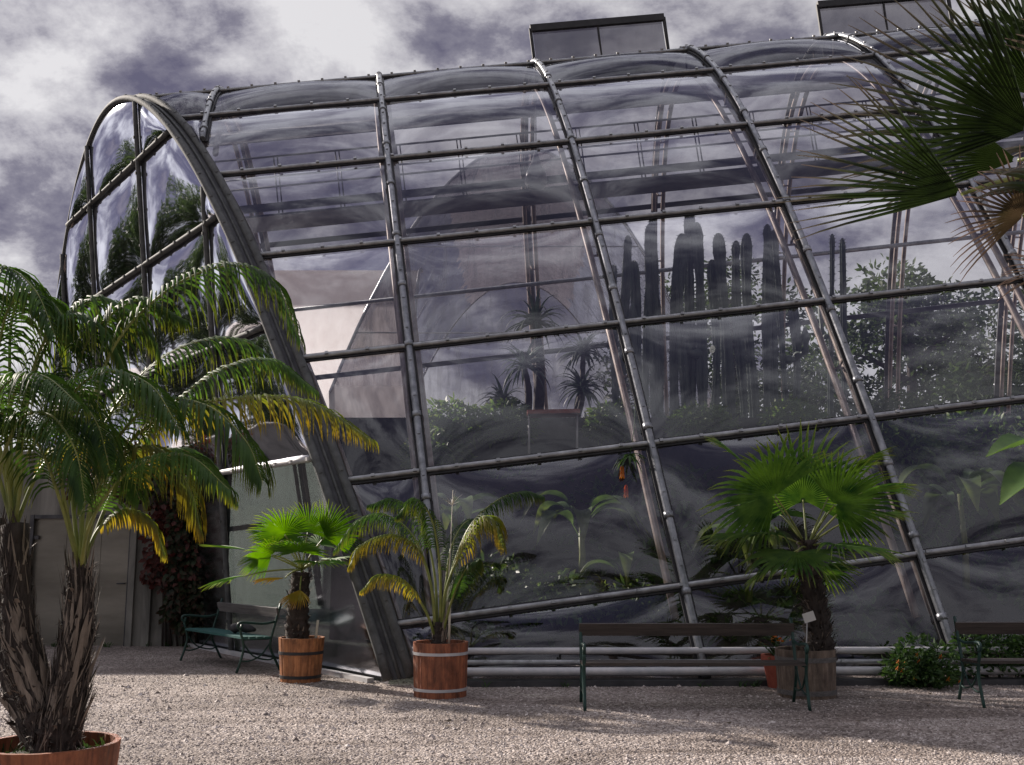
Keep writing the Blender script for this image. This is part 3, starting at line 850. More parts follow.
# ---- feather palm in red tub (middle)
g3 = ground(438.5, 699); sc3 = FPX / g3.y
tub(g3 + V((0, .26, 0)), 27.5 / sc3, 26 / sc3, 52 / sc3, 'tub', 'alu', 'red-brown wooden tub with silver hoops at the foot of the glass', (.14, .80), hw=.03)
b3 = g3 + V((0, .26, 52 / sc3 - .06))
mp = empty('feather_palm', b3, 'young yellow-green feather palm in the red silver-hooped tub', 'palm')
Y3 = b3.y
def B3(px, py, dy=0.0): return at(px, py, Y3 + dy)
hairy_trunk(mp, [B3(438, 652), B3(439, 640), B3(440, 622)], .10, .06, 60, .09, husks=8)
F3 = [
    ([(436, 640, 0), (432, 590, -.05), (418, 550, -.1), (392, 535, -.2), (362, 545, -.3), (350, 565, -.35)], .34, 'frondy'),
    ([(436, 640, 0), (430, 580, .05), (412, 535, .1), (385, 515, .15), (358, 522, .2), (335, 550, .2)], .36, 'frond'),
    ([(440, 640, 0), (446, 590, -.05), (462, 550, -.1), (478, 522, -.15), (492, 520, -.2), (503, 545, -.25)], .44, 'frondy'),
    ([(440, 640, 0), (448, 585, .05), (468, 530, .1), (495, 502, .15), (522, 492, .2), (542, 496, .2)], .34, 'frond'),
    ([(438, 640, 0), (434, 570, .15), (420, 520, .3), (395, 500, .4), (370, 505, .4)], .32, 'frond'),
    ([(436, 640, 0), (425, 610, -.15), (405, 582, -.3), (380, 575, -.4), (362, 590, -.45)], .26, 'frondy'),
    ([(440, 640, 0), (440, 570, -.1), (432, 520, -.25), (415, 500, -.3), (398, 515, -.35)], .32, 'frond'),
    ([(441, 640, 0), (452, 600, -.2), (465, 570, -.4), (478, 560, -.5)], .26, 'frond'),
    ([(439, 640, 0), (445, 590, .1), (452, 545, .3), (470, 520, .5), (500, 530, .6)], .28, 'frond'),
]
for p, L, m_ in F3:
    frond(mp, [B3(*q) for q in p], L, mat=m_, n=62, lw=.016, r0=.018, droop=3.0, t0=.34)
sp = MB(); sp.tube([B3(446, 620), B3(450, 560), B3(453, 490)], [.008, .006, .004], 5)
for k in range(14): sp.blade(B3(452, 505), (ru(-1, 1), ru(-1, 1), ru(.2, 1)), (1, 0, 0), ru(.08, .2), .006, .5, 3, m=0)
sp.build('flower_spike', M['stake'], mp)
st = MB(); st.tube([B3(449, 645, -.12), B3(450, 602, -.12)], .014, 6)
tag(st.build('plant_stake', M['stake'], None, B3(449, 645, -.12)), 'pale cane stake standing in the red silver-hooped tub', 'stake')

# ---- big fan palm in weathered tub (right of centre)
g4 = ground(815, 700); sc4 = FPX / g4.y
tub(g4 + V((0, .3, 0)), 29.5 / sc4, 28 / sc4, 46 / sc4, 'tubgrey', 'greywood', 'weathered grey-brown wooden tub behind the end of the middle bench', (.12, .80), hw=.05, staves=22)
b4 = g4 + V((0, .3, 46 / sc4 - .06))
bp = empty('fan_palm', b4, 'big dark green fan palm with shaggy trunk in the weathered tub', 'palm')
Y4 = b4.y
def B4(px, py, dy=0.0): return at(px, py, Y4 + dy)
hairy_trunk(bp, [B4(820, 660), B4(817, 620), B4(812, 585), B4(806, 540)], .17, .10, 420, .15)
cr4 = B4(807, 548)
def leaf4(px, py, dy, d, rad, **k): fan(bp, cr4, B4(px, py, dy), d, rad, **k)
leaf4(803, 500, .25, (-.02, -.1, 1), 0.92, span=235, side=(1, 0, 0), nseg=34, split=.5)
leaf4(775, 496, -.35, (-.85, -.35, .28), 0.92, span=225, side=(.3, -.5, .8), nseg=34, split=.5)
leaf4(750, 470, .2, (-.75, .2, .65), 0.63, span=90, side=(.1, 1, .2), nseg=24)
leaf4(838, 478, .1, (.8, .0, .62), 0.71, span=100, side=(.25, 1, -.1), nseg=26)
leaf4(835, 505, -.4, (.75, -.55, .2), 0.75, span=210, side=(-.3, -.5, .75), nseg=40)
leaf4(862, 492, .15, (.9, -.1, .32), 0.63, span=90, side=(.1, 1, .2), nseg=24)
leaf4(770, 535, -.3, (-.95, -.2, -.05), 0.82, span=170, nseg=36, droop=.8)
leaf4(797, 552, -.55, (-.3, -.8, -.35), 0.71, span=200, nseg=36, droop=.9)
leaf4(835, 545, -.35, (.75, -.5, -.15), 0.75, span=190, nseg=36, droop=.8)
leaf4(850, 520, .1, (1, .0, .12), 0.71, span=170, nseg=34, droop=.6)
leaf4(780, 515, .45, (-.6, .7, .3), 0.68, span=220, nseg=36)
leaf4(835, 500, .5, (.5, .8, .4), 0.68, span=220, nseg=36)
leaf4(815, 565, .3, (.3, .6, -.5), 0.57, span=200, nseg=30, droop=.8)
leaf4(785, 560, .1, (-.7, .2, -.45), 0.57, span=190, nseg=30, droop=.8)

# ---- fan palm whose crown reaches in from the right
b5 = V((2.82, 5.1, 0))
tub(b5, .34, .29, .46, 'tubgrey', 'darkmetal', 'wooden tub of the tall fan palm just beyond the right edge', (.25, .7))
tp = empty('fan_palm', b5 + V((0, 0, .4)), 'tall fan palm with dark dry-tipped leaves reaching in at top right', 'palm')
Y5 = 5.1
def B5(px, py, dy=0.0): return at(px, py, Y5 + dy)
cr5 = B5(1085, 170)
hairy_trunk(tp, [b5 + V((0, 0, .4)), b5 + V((.03, 0, 1.6)), cr5], .13, .09, 300, .14)
def leaf5(px, py, dy, d, rad, mat='fandry', **k): fan(tp, cr5, B5(px, py, dy), d, rad, mat=mat, petr=.012, **k)
leaf5(1030, 128, -.1, (-.95, -.1, .40), 1.02, span=92, side=(.42, -.30, .80), nseg=24, split=.34, droop=.10, cup=.05)
leaf5(1040, 96, .05, (-.55, -.1, .85), .78, span=90, side=(.85, -.25, .5), nseg=20, split=.34, droop=.1)
leaf5(962, 194, -.2, (-1, -.12, .27), .88, span=66, side=(.1, -.50, .86), nseg=20, split=.34, droop=.12, cup=.05)
leaf5(1024, 216, -.3, (-1, -.3, .14), .44, mat='fanbrown', span=120, side=(.1, -.6, .8), nseg=20, split=.3, droop=.3)
leaf5(1018, 160, .25, (-.98, .2, .22), .88, span=60, side=(.05, -.45, .9), nseg=18, split=.3, droop=.15)
leaf5(1048, 62, .1, (-.2, .1, 1), .6, span=120, side=(1, .2, .2), nseg=22, split=.4, droop=.1)
leaf5(1058, 268, -.2, (-1, -.2, .0), .36, mat='fanbrown', span=50, nseg=12, split=.25, droop=.3, side=(.1, -.6, .8))
leaf5(1120, 100, .0, (.6, 0, .8), .8, span=210, side=(1, .1, -.6), nseg=34)
leaf5(1160, 180, .1, (1, .1, .1), .8, span=210, nseg=34)
leaf5(1100, 190, -.45, (.1, -1, .1), .7, span=210, nseg=34)
leaf5(1110, 150, .5, (.1, 1, .4), .7, span=210, nseg=34)

# ---- broad leaved plant at the right edge
b6 = V((4.62, 8.3, 0))
pm = empty('banana_plant', b6 + V((0, 0, .36)), 'broad glossy green leaf reaching in at the right edge', 'plant')
pot = MB(); pot.lathe([(.16, 0), (.22, .38), (.235, .38), (.235, .42), (.20, .42), (.19, .37), (.01, .36)], 28)
tag(pot.build('flower_pot', M['terracotta'], None, (0, 0, 0)), 'terracotta pot of the broad leaved plant at the right edge', 'pot').location = b6
def bigleaf(parent, pts, w, name='leaf', mat='green'):
    c = cat(pts, 16); mb = MB()
    P = []; T_ = []
    for i, p in enumerate(c):
        t = i / 15
        T = (c[min(i + 1, 15)] - c[max(i - 1, 0)]).normalized(); Sd = T.cross(V((0, 0, 1)))
        if Sd.length < .1: Sd = V((1, 0, 0))
        Sd.normalize(); N = Sd.cross(T)
        hw = w * max(.04, math.sin(math.pi * min(1, max(0, (t - .2) / .8)) ** .8)) * .5 if t > .2 else .012
        P.append([p - Sd * hw + N * hw * .4, p - Sd * hw * .5 + N * hw * .12, p, p + Sd * hw * .5 + N * hw * .12, p + Sd * hw + N * hw * .4]); T_.append([t] * 5)
    mb.grid(P, 0, True, T_); return mb.build(name, M[mat], parent, attr=True)
s6 = b6 + V((0, 0, .36))
stm = MB(); stm.tube([s6, s6 + V((.02, 0, .5)), s6 + V((0, 0, 1.1))], [.05, .04, .03], 8); stm.build('stem', M['rachis'], pm)
bigleaf(pm, [s6 + V((0, 0, 1.0)), at(1045, 450, 8.2), at(1015, 447, 8.0), at(986, 457, 7.9)], .34)
bigleaf(pm, [s6 + V((0, 0, .8)), at(1050, 475, 8.2), at(1025, 485, 8.0), at(1000, 505, 7.9)], .36)
bigleaf(pm, [s6 + V((0, 0, .9)), s6 + V((.3, .1, 1.3)), s6 + V((.7, .1, 1.2)), s6 + V((.9, .1, .9))], .3)
bigleaf(pm, [s6 + V((0, 0, .9)), s6 + V((.1, .3, 1.5)), s6 + V((.1, .6, 1.6)), s6 + V((.1, .9, 1.3))], .3)

# ------------------------------------------------------------------ benches
def make_bench(loc, rz, L, seatmat, backmat, label):
    e = empty('park_bench', loc, label, 'bench', rz, 'benches on the gravel along the glasshouse', world=False)
    mb = MB()
    for k in range(4): mb.box((0, -.21 + k * .105, .435 - .004 * k), L, .088, .028)
    mb.build('seat', M[seatmat], e)
    mb = MB(); ax = (V((1, 0, 0)), V((0, .97, .24)), V((0, -.24, .97)))
    mb.box((0, .235, .735), L, .028, .125, ax)
    mb.build('backrest', M[backmat], e)
    for sx in (-1, 1):
        x = sx * (L / 2 - .015)
        mb = MB(); mb.tube(cat([(x, -.30, 0), (x, -.25, .15), (x, -.215, .30), (x, -.24, .43), (x, -.27, .52), (x, -.25, .60)], 14), .017, 8); mb.build('leg', M['iron'], e)
        mb = MB(); mb.tube(cat([(x, .30, 0), (x, .22, .15), (x, .15, .30), (x, .17, .45), (x, .225, .65), (x, .28, .85)], 14), .017, 8); mb.build('leg', M['iron'], e)
        mb = MB(); mb.tube(cat([(x, -.27, .54), (x, -.31, .58), (x, -.28, .625), (x, -.15, .62), (x, .05, .60), (x, .20, .62)], 16), .016, 8)
        mb.build('armrest', M['iron'], e)
        mb = MB()
        mb.tube([(x, -.23, .41), (x, .17, .41)], .014, 6)
        mb.tube(cat([(x, -.22, .36), (x, -.08, .20), (x, .12, .14), (x, .21, .16)], 10), .011, 6)
        mb.tube(cat([(x, .15, .36), (x, .02, .20), (x, -.14, .14), (x, -.25, .15)], 10), .011, 6)
        mb.build('brace', M['iron'], e)
    return e
gl, gr = ground(585, 711), ground(810, 711)
mid = (gl + gr) / 2
make_bench(mid + V((0, .30, 0)), math.atan2(gr.y - gl.y, gr.x - gl.x), (gr - gl).length + .03, 'brownwood', 'brownwood', 'dark brown bench with green iron legs in front of the weathered tub')
gq = ground(986, 708)
make_bench(V((gq.x + .93, gq.y + .30, 0)), 0, 1.92, 'brownwood', 'brownwood', 'brown bench cut by the right edge with shrubs behind it')
fl, fr_ = ground(174, 661), ground(243, 673)
dv = (fr_ - fl); Lb = dv.length; ang = R(-52)
mid = (fl + fr_) / 2; back = V((.80, .60, 0))
lb = make_bench(mid + back * .30, ang, 1.95, 'greenwood', 'greywood', 'green-seated bench with grey back in the shade by the creeper wall')
# small bundle on the left bench
q = at(255, 628, mid.y + .15)
bb = MB(); bb.tube(cat([(-.16, 0, .05), (-.08, 0, .085), (.05, .02, .075), (.17, 0, .05)], 10), [.02, .06, .07, .06, .07, .055, .06, .05, .04, .02], 10, 0, True, None, .2)
o = bb.build('bag', M['cloth'], None, (0, 0, 0)); tag(o, 'small dark bag lying on the green bench seat', 'bag')
o.location = V((mid.x + .50, mid.y - .15, .44))

# plant label, red pot
pl = empty('plant_label', B4(805, 655, -.25), 'small white plant label on a pale stake in the weathered tub', 'sign')
mb = MB(); mb.tube([B4(806, 660, -.25), B4(807, 622, -.25)], .007, 6); mb.build('stake', M['alu'], pl)
pc = B4(809, 617, -.265); mb = MB()
xa = V((math.cos(.3), 0, math.sin(.3))); za = V((-math.sin(.3), 0, math.cos(.3)))
mb.box(pc, .125, .006, .10, (xa, V((0, 1, 0)), za)); mb.build('plate', M['whiteplate'], pl)
gp = ground(780, 690)
mb = MB(); mb.lathe([(.13, 0), (.18, .30), (.20, .30), (.20, .36), (.17, .36), (.165, .31), (.01, .30)], 28)
o = mb.build('flower_pot', M['terracotta'], None, (0, 0, 0)); o.location = gp + V((.06, .25, 0))
tag(o, 'red terracotta pot half hidden left of the weathered tub', 'pot')
pp = empty('potted_flower', gp + V((.06, .25, .3)), 'small orange flowering plant in the red pot beside the weathered tub', 'plant')
fl_ = MB(); pt_ = MB()
for k in range(60):
    a = ru(0, 6.28); r_ = ru(0, .15)
    b_ = gp + V((.06 + r_ * math.cos(a), .25 + r_ * math.sin(a), .30))
    fl_.blade(b_ + V((0, 0, ru(0, .25))), (math.cos(a), math.sin(a), ru(.2, 1.5)), (-math.sin(a), math.cos(a), 0), ru(.08, .16), .04, 1, 3)
    if k % 3 == 0: pt_.blade(b_ + V((0, 0, ru(.2, .32))), (math.cos(a), math.sin(a), 1), (-math.sin(a), math.cos(a), 0), .05, .04, 1, 3)
fl_.build('foliage', M['green'], pp, attr=True); pt_.build('blossoms', M['orange'], pp, attr=True)

# ------------------------------------------------------------------ shrubs
def leafcloud(mb, c, rx, ry, rz, n, size, mat=0, flat=.3):
    c = V(c)
    for k in range(n):
        while True:
            q = V((ru(-1, 1), ru(-1, 1), ru(-1, 1)))
            if q.length < 1 and q.length > ru(0, .9): break
        p = c + V((q.x * rx, q.y * ry, q.z * rz))
        d = (V((q.x, q.y, q.z * .6)) + V((ru(-1, 1), ru(-1, 1), ru(-.8, .8)))).normalized()
        sd = d.cross(V((ru(-1, 1), ru(-1, 1), ru(-1, 1))))
        if sd.length < .05: continue
        mb.blade(p, d, sd.normalized(), size * ru(.6, 1.4), size * ru(.35, .6), ru(0, .8), 2, .3, mat, .5, .45)
def shrub(name, loc, blobs, n, size, label, flowers=0, mat='green', cat_='shrub', group=None):
    e = empty(name, loc, label, cat_, group=group)
    loc = V(loc)
    st = MB()
    for b in blobs:
        for k in range(3):
            st.tube([loc + V((b[0] * .3, b[1] * .3, -.02)), loc + V((b[0] * .7 + ru(-.05, .05), b[1] * .7, b[2] * .6)), loc + V((b[0] + ru(-.1, .1), b[1], b[2]))], [.012, .009, .004], 5)
    st.build('stem', M['bark'], e)
    mb = MB()
    tot = sum(b[3] ** 2 for b in blobs)
    for b in blobs: leafcloud(mb, loc + V(b[:3]), b[3], b[3], b[4], int(n * b[3] ** 2 / tot), size)
    mb.build('foliage', M[mat], e, attr=True)
    if flowers:
        fm = MB()
        for k in range(flowers):
            b = random.choice(blobs); a = ru(0, 6.28)
            p = loc + V(b[:3]) + V((math.cos(a) * b[3] * ru(.3, 1), -b[3] * ru(.6, 1), ru(-.8, .6) * b[4]))
            for j in range(5):
                aa = j * 1.256
                fm.blade(p, (math.cos(aa), -.5, math.sin(aa)), (0, 1, 0), .035, .028, .3, 2)
        fm.build('blossoms', M['orange'], e, attr=True)
    return e
gs = ground(930, 690)
shrub('shrub', gs + V((0, .25, 0)), [(-.22, 0, .22, .22, .2), (0, .05, .35, .26, .24), (.24, 0, .26, .22, .22), (.1, -.1, .14, .25, .14), (-.05, .1, .2, .3, .18)], 1500, .075, 'low leafy shrub with orange flowers at the foot of the rib', 11)
gs2 = ground(1010, 688)
shrub('shrub', gs2 + V((.1, .45, 0)), [(-.35, 0, .32, .25, .28), (0, 0, .38, .26, .26), (.4, 0, .32, .28, .26)], 1400, .08, 'dark green shrub behind the bench at the right edge', 0)

# ------------------------------------------------------------------ wall with gate and creeper on the left
yw = ground(128, 646).y
def WL(px, z): return V(((px - 512) / FPX * yw * 1.0, yw, z))
wx1 = ground(128, 646).x; wxe = at(222, 600, yw).x
wl = empty('yard_wall', (wx1, yw, 0), 'stained concrete wall at the far left closing the yard', 'wall')
wd_x0 = ground(22, 646).x
HW = 3.1
mb = MB()
mb.box(((wx1 + wxe) / 2, yw + .15, HW / 2), wxe - wx1, .3, HW)
mb.box(((wd_x0 + wx1) / 2, yw + .15, (2.12 + HW) / 2), wx1 - wd_x0 - .004, .3, HW - 2.12)
mb.box((wd_x0 - 3, yw + .15, HW / 2), 6, .3, HW)
mb.box(((wxe + wd_x0 - 6) / 2, yw + .15, HW + .04), wxe - wd_x0 + 6.1, .38, .08)
mb.build('masonry', M['concrete'], wl)
mb = MB(); mb.box((wx1 + .30, yw - .06, 1.25), .12, .10, 2.5); mb.box((wx1 + .02, yw - .05, 1.1), .10, .08, 2.2); mb.build('pilaster', M['concrete'], wl)
mb = MB(); mb.box(((wd_x0 + wx1) / 2, yw + .10, 1.05), wx1 - wd_x0 - .02, .06, 2.1)
for k in range(1, 3): mb.box((wd_x0 + (wx1 - wd_x0) * k / 3, yw + .066, 1.05), .02, .012, 2.06)
dr = mb.build('gate', M['door'], wl)
gf = MB()
gf.box((wd_x0 + .03, yw - .012, 1.06), .06, .03, 2.12); gf.box((wx1 - .04, yw - .012, 1.06), .06, .03, 2.12); gf.box(((wd_x0 + wx1) / 2, yw - .012, 2.09), wx1 - wd_x0 - .14, .03, .06)
for z in (.35, 1.75): gf.box((wd_x0 + .09, yw + .03, z), .10, .05, .06)
gf.build('gate_frame', M['darkmetal'], wl).parent = dr
hd = MB(); hd.tube([(wx1 - .12, yw + .04, 1.0), (wx1 - .26, yw + .04, 1.0)], .012, 6); hd.build('handle', M['darkmetal'], wl).parent = dr
# creeper
cx0 = at(140, 560, yw).x; cx1 = at(216, 560, yw).x
cr_ = empty('creeper', (cx1 - .4, yw - .1, 0), 'dark creeper with some red leaves climbing the concrete wall beside the bench', 'climbing plant')
st = MB()
for k in range(9):
    x = ru(cx0 + .45, cx1)
    st.tube([(x, yw - .05, 0), (x + ru(-.2, .2), yw - .06, .9), (x + ru(-.3, .3), yw - .06, 1.8), (x + ru(-.5, .4), yw - .06, 2.7)], [.02, .016, .012, .006], 5)
st.build('stem', M['bark'], cr_)
mb = MB(); mr_ = MB()
def creep(mb, x0, x1, z0, z1, n, dep=.3):
    for k in range(n):
        p = V((ru(x0, x1), yw - ru(.03, dep), ru(z0, z1)))
        d = V((ru(-1, 1), -.5, ru(-1.2, .2))); sd = d.cross(V((ru(-.5, .5), -1, ru(-.5, .5))))
        mb.blade(p, d, sd, ru(.07, .14), ru(.06, .10), .6, 2, .2, 0, .6, .4)
creep(mb, cx0 + .55, cx1 + .05, .45, 2.8, 1500, .45)
creep(mb, cx0 + .70, cx1 + .1, .2, 1.2, 350, .4)
creep(mb, cx0 - .2, cx1, 2.3, 3.25, 650, .45)
creep(mr_, cx0 + .1, cx0 + .6, 1.0, 2.3, 260, .2)
creep(mr_, cx0 + .3, cx1, .9, 2.4, 120, .5)
creep(mr_, cx0 - 1.2, cx0 + .2, 2.4, 3.3, 240, .3)
mb.build('foliage', M['ivy'], cr_, attr=True); mr_.build('red_foliage', M['ivyred'], cr_, attr=True)

# ------------------------------------------------------------------ inside the glasshouse
bank = MB()
P = []
uu = frange(.25, 5.0, 24)
def bx_(X, Y): return V((X, Y, 0))
prof_b = [(14.0, -.02), (14.6, .35), (15.6, 1.0), (16.8, 1.9), (17.9, 2.9)]
xs_ = frange(-1.2, 15, 34)
for X in xs_:
    P.append([V((X, y + .07 * X + .25 * math.sin(X * 1.3 + y), max(-.02, z + .18 * math.sin(X * 2.1 + y * 1.7)))) for y, z in prof_b])
bank.grid(P); tag(bank.build('planting_bank', M['soil']), kind='structure')
rwX0 = at(330, 440, 18.3).x
rw = MB()
rw.box((rwX0 + 8.2, 18.6 + .07 * 6, 1.95), 16.4, .5, 3.9)
tag(rw.build('retaining_wall', M['bankwall'], None, (rwX0 + 8.2, 19, 0)), 'dark stone retaining wall of the raised bed inside the glasshouse', 'wall')
rt = MB(); rt.box((rwX0 + 8.2, 20.9 + .4, 1.9), 16.4, 4.1, 3.9); tag(rt.build('raised_bed', M['soil'], None, (rwX0 + 8.2, 21.3, 0)), kind='structure')
ZT = 3.88
def top_at(px, Y): return V((at(px, 400, Y).x, Y, ZT))
# undergrowth on the bank
mb = MB()
for k in range(5200):
    X = ru(-.6, 14); y = ru(14.4, 18.0); z = np.interp(y, [a for a, b in prof_b], [b for a, b in prof_b])
    a = ru(0, 6.28)
    mb.blade((X, y + .07 * X, z - .03), (math.cos(a) * .7, math.sin(a) * .7, ru(.4, 1.4)), (-math.sin(a), math.cos(a), 0), ru(.10, .28), ru(.05, .12), ru(.3, 1.6), 3, .3)
tag(mb.build('undergrowth', M['inside'], attr=True), 'dense low greenery covering the planted bank inside the glasshouse', 'plants', kind='stuff')
mb = MB()
for k in range(700):
    X = ru(-2.0, 12); Y = ru(18.95, 19.6); a = ru(0, 6.28)
    mb.blade((X, Y, ZT - .03), (math.cos(a) * .7, math.sin(a) * .7, ru(.5, 1.6)), (-math.sin(a), math.cos(a), 0), ru(.12, .35), ru(.03, .07), ru(.3, 1.4), 3, .3)
tag(mb.build('bed_plants', M['aloe'], attr=True), 'low grey green succulents along the top of the retaining wall', 'plants', kind='stuff')
def rosette(mb, c, n, L, w, droop, m=0):
    for k in range(n):
        a = ru(0, 6.28); e = ru(-.35, 1.3)
        d = V((math.cos(a) * math.cos(e), math.sin(a) * math.cos(e), math.sin(e)))
        mb.blade(V(c) + d * .03, d, V((-math.sin(a), math.cos(a), 0)), L * ru(.75, 1.1), w, droop * ru(.6, 1.4), 6, .5, m, .9, .1)
def aloe(base, heads, label, r_=.07, L=.75):
    e = empty('aloe_tree', base, label, 'plant', group='aloe trees inside the glasshouse')
    for h in heads:
        st = MB(); st.tube(cat([base, (V(base) * .45 + V(h) * .55) + V((.05, 0, 0)), h], 10), [r_ * (1.1 - .04 * i) for i in range(10)], 8, 0, True, None, .2); st.build('trunk', M['bark'], e)
        mb = MB(); rosette(mb, h, 46, L, .075, 1.5); mb.build('leaf_rosette', M['aloe'], e, attr=True)
ya = 19.6
aloe(top_at(538, ya), [at(536, 322, ya)], 'tall single-stemmed aloe with the topmost spiky rosette inside the glass', .10, .85)
aloe(top_at(528, ya - .4), [at(524, 366, ya - .4)], 'shorter drooping aloe just left below the topmost rosette', .07, .75)
aloe(top_at(574, ya + .2), [at(583, 352, ya + .2), at(582, 388, ya)], 'twin-headed aloe right of the tall one inside the glass', .06, .6)
aloe(top_at(500, ya - .3), [at(503, 400, ya - .4)], 'low aloe at the left end of the group on the wall', .06, .6)
# column cacti
def cactus_col(mb, base, h, r, lean=(0, 0)):
    n = 20; rings = 26
    P = []; ph = ru(0, 6); b1, b2 = ru(-.06, .06), ru(-.05, .05); k1 = ru(5, 9)
    wob = [ru(-.07, .07) for _ in range(40)]
    for i in range(rings + 6):
        if i <= rings: t = i / rings * .93; rr_ = r * (.80 + .16 * math.sin(t * k1 + ph) + wob[i] + .10 * t)
        else:
            q = (i - rings) / 5; t = .93 + .07 * math.sin(q * math.pi / 2); rr_ = r * .92 * math.cos(q * math.pi / 2 * .97)
        ox = base[0] + lean[0] * t * h + b1 * math.sin(t * 4 + ph); oy = base[1] + lean[1] * t * h + b2 * math.sin(t * 3)
        P.append([V((ox + math.cos(2 * math.pi * k / n) * rr_ * (1 if k % 2 else .66), oy + math.sin(2 * math.pi * k / n) * rr_ * (1 if k % 2 else .66), base[2] + t * h)) for k in range(n + 1)])
    mb.grid(P, 0, False)
    # areoles with short spines along the ribs
    for i in range(2, rings + 4):
        for k in range(1, n, 2):
            p = P[i][k]; c = V((sum(q.x for q in P[i][:n]) / n, sum(q.y for q in P[i][:n]) / n, p.z)); o = (p - c)
            if o.length < .01: continue
            o.normalize()
            mb.blade(p, o + V((ru(-.6, .6), ru(-.6, .6), ru(-.5, .7))), V((0, 0, 1)), ru(.03, .06), .010, 0, 1, 0, 0, 1, .5)
def cactus_arm(mb, base, r, h, az, out):
    o = V((math.cos(az), math.sin(az), 0)); b = V(base)
    pts = cat([b, b + o * out * .8 + V((0, 0, .03)), b + o * out * 1.05 + V((0, 0, h * .35)), b + o * out + V((0, 0, h))], 14)
    mb.tube(pts, [r * (.8 + .2 * math.sin(i * 1.3)) * (1 if i < 12 else (.8 if i == 12 else .35)) for i in range(14)], 10)
def cactus(base, cols, label):
    e = empty('column_cactus', base, label, 'cactus', group='column cacti inside the glasshouse')
    for (dx, dy, h, r_) in cols:
        mb = MB(); cactus_col(mb, V(base) + V((dx, dy, -.05)), h * ru(.9, 1.03), r_ * ru(.62, .85), (ru(-.045, .045), ru(-.02, .02)))
        if rnd() < .5: cactus_arm(mb, V(base) + V((dx, dy, h * ru(.3, .6))), r_ * .7, h * ru(.15, .32), ru(0, 6.28), r_ * 2.0)
        mb.build('column', M['cactus'], e)
yc = 19.9
def hts(px, ytop): return at(px, ytop, yc).z - ZT
cactus(top_at(625, yc), [(0, 0, hts(620, 222), .15), (.33, .1, hts(640, 238), .14), (.62, -.1, hts(655, 218), .15), (-.22, -.1, hts(612, 262), .11), (.45, .35, hts(650, 210), .14)], 'column cactus clump just right of the second full rib')
cactus(top_at(675, yc), [(0, 0, hts(675, 225), .17), (.30, .15, hts(692, 196), .15), (-.25, .2, hts(665, 235), .13), (.15, -.2, hts(680, 260), .12), (.55, 0, hts(705, 218), .16)], 'tallest column cactus clump in the middle of the glazed bay')
cactus(top_at(728, yc), [(0, 0, hts(728, 214), .17), (.28, .1, hts(742, 232), .14), (-.24, .15, hts(715, 240), .14), (.5, .2, hts(757, 216), .15)], 'column cactus clump with even tops right of the tallest one')
cactus(top_at(775, yc), [(0, 0, hts(775, 240), .16), (.25, .1, hts(790, 222), .13), (-.2, -.1, hts(765, 226), .12), (.45, .1, hts(800, 290), .12)], 'column cactus clump beside the third full rib')
cactus(top_at(830, yc), [(0, 0, hts(818, 218), .08), (.3, .1, hts(832, 232), .10)], 'thin pair of column cacti right of the third full rib')
# leafy plants, bananas inside
def banana(base, n, h, L, label, mat='inside'):
    e = empty('broad_leaf_plant', base, label, 'plant', group='leafy plants inside the glasshouse')
    base = V(base)
    st = MB(); st.tube([base, base + V((.03, 0, h * .5)), base + V((0, 0, h))], [.06, .05, .035], 8); st.build('stem', M['rachis'], e)
    for k in range(n):
        a = k * 2.4 + ru(-.3, .3); hh = h * ru(.7, 1)
        o = V((math.cos(a), math.sin(a), 0))
        bigleaf(e, [base + V((0, 0, hh)), base + o * L * .35 + V((0, 0, hh + L * .35)), base + o * L * .75 + V((0, 0, hh + L * .35)), base + o * L * 1.1 + V((0, 0, hh - L * .1))], L * .32, mat=mat)
def bk(px, Y):
    X = at(px, 500, Y).x
    z = np.interp(Y - .07 * X, [a for a, b in prof_b], [b for a, b in prof_b])
    return V((X, Y, z - .05))
banana(bk(580, 15.6), 9, 1.1, .9, 'broad leaved green plant in the middle of the planted bank')
banana(bk(455, 15.8), 8, .9, .8, 'broad leaved plant behind the red-tub palm inside the glass')
banana(bk(625, 15.2), 7, .6, .7, 'small broad leaved plant near the second rib inside')
banana(bk(960, 15.8), 9, 1.6, 1.0, 'tall broad leaved plant inside the right-hand bay')
banana(bk(745, 15.6), 8, .8, .8, 'broad leaved plant inside behind the big fan palm')
for i, (px, Y, w, h, lab) in enumerate([(500, 15.2, .55, .38, 'dark round bush inside low behind the silver-hooped tub palm'), (560, 15.0, .6, .35, 'dark round bush inside left of the broad leaved plant'), (640, 15.0, .5, .32, 'dark round bush inside at the foot of the second rib'), (900, 18.2, .8, .55, 'dark bushy plant inside below the far trees at right'), (985, 18.4, .9, .6, 'rounded dark bush inside at the right edge'), (435, 18.2, .45, .4, 'small bush inside near the left end of the retaining wall')]):
    shrub('bush', bk(px, Y), [(0, 0, h, w, h), (w * .6, .1, h * .8, w * .7, h * .7), (-w * .6, .1, h * .8, w * .7, h * .7)], 900, .14, lab, 0, 'inside', 'bush', 'bushes inside the glasshouse')
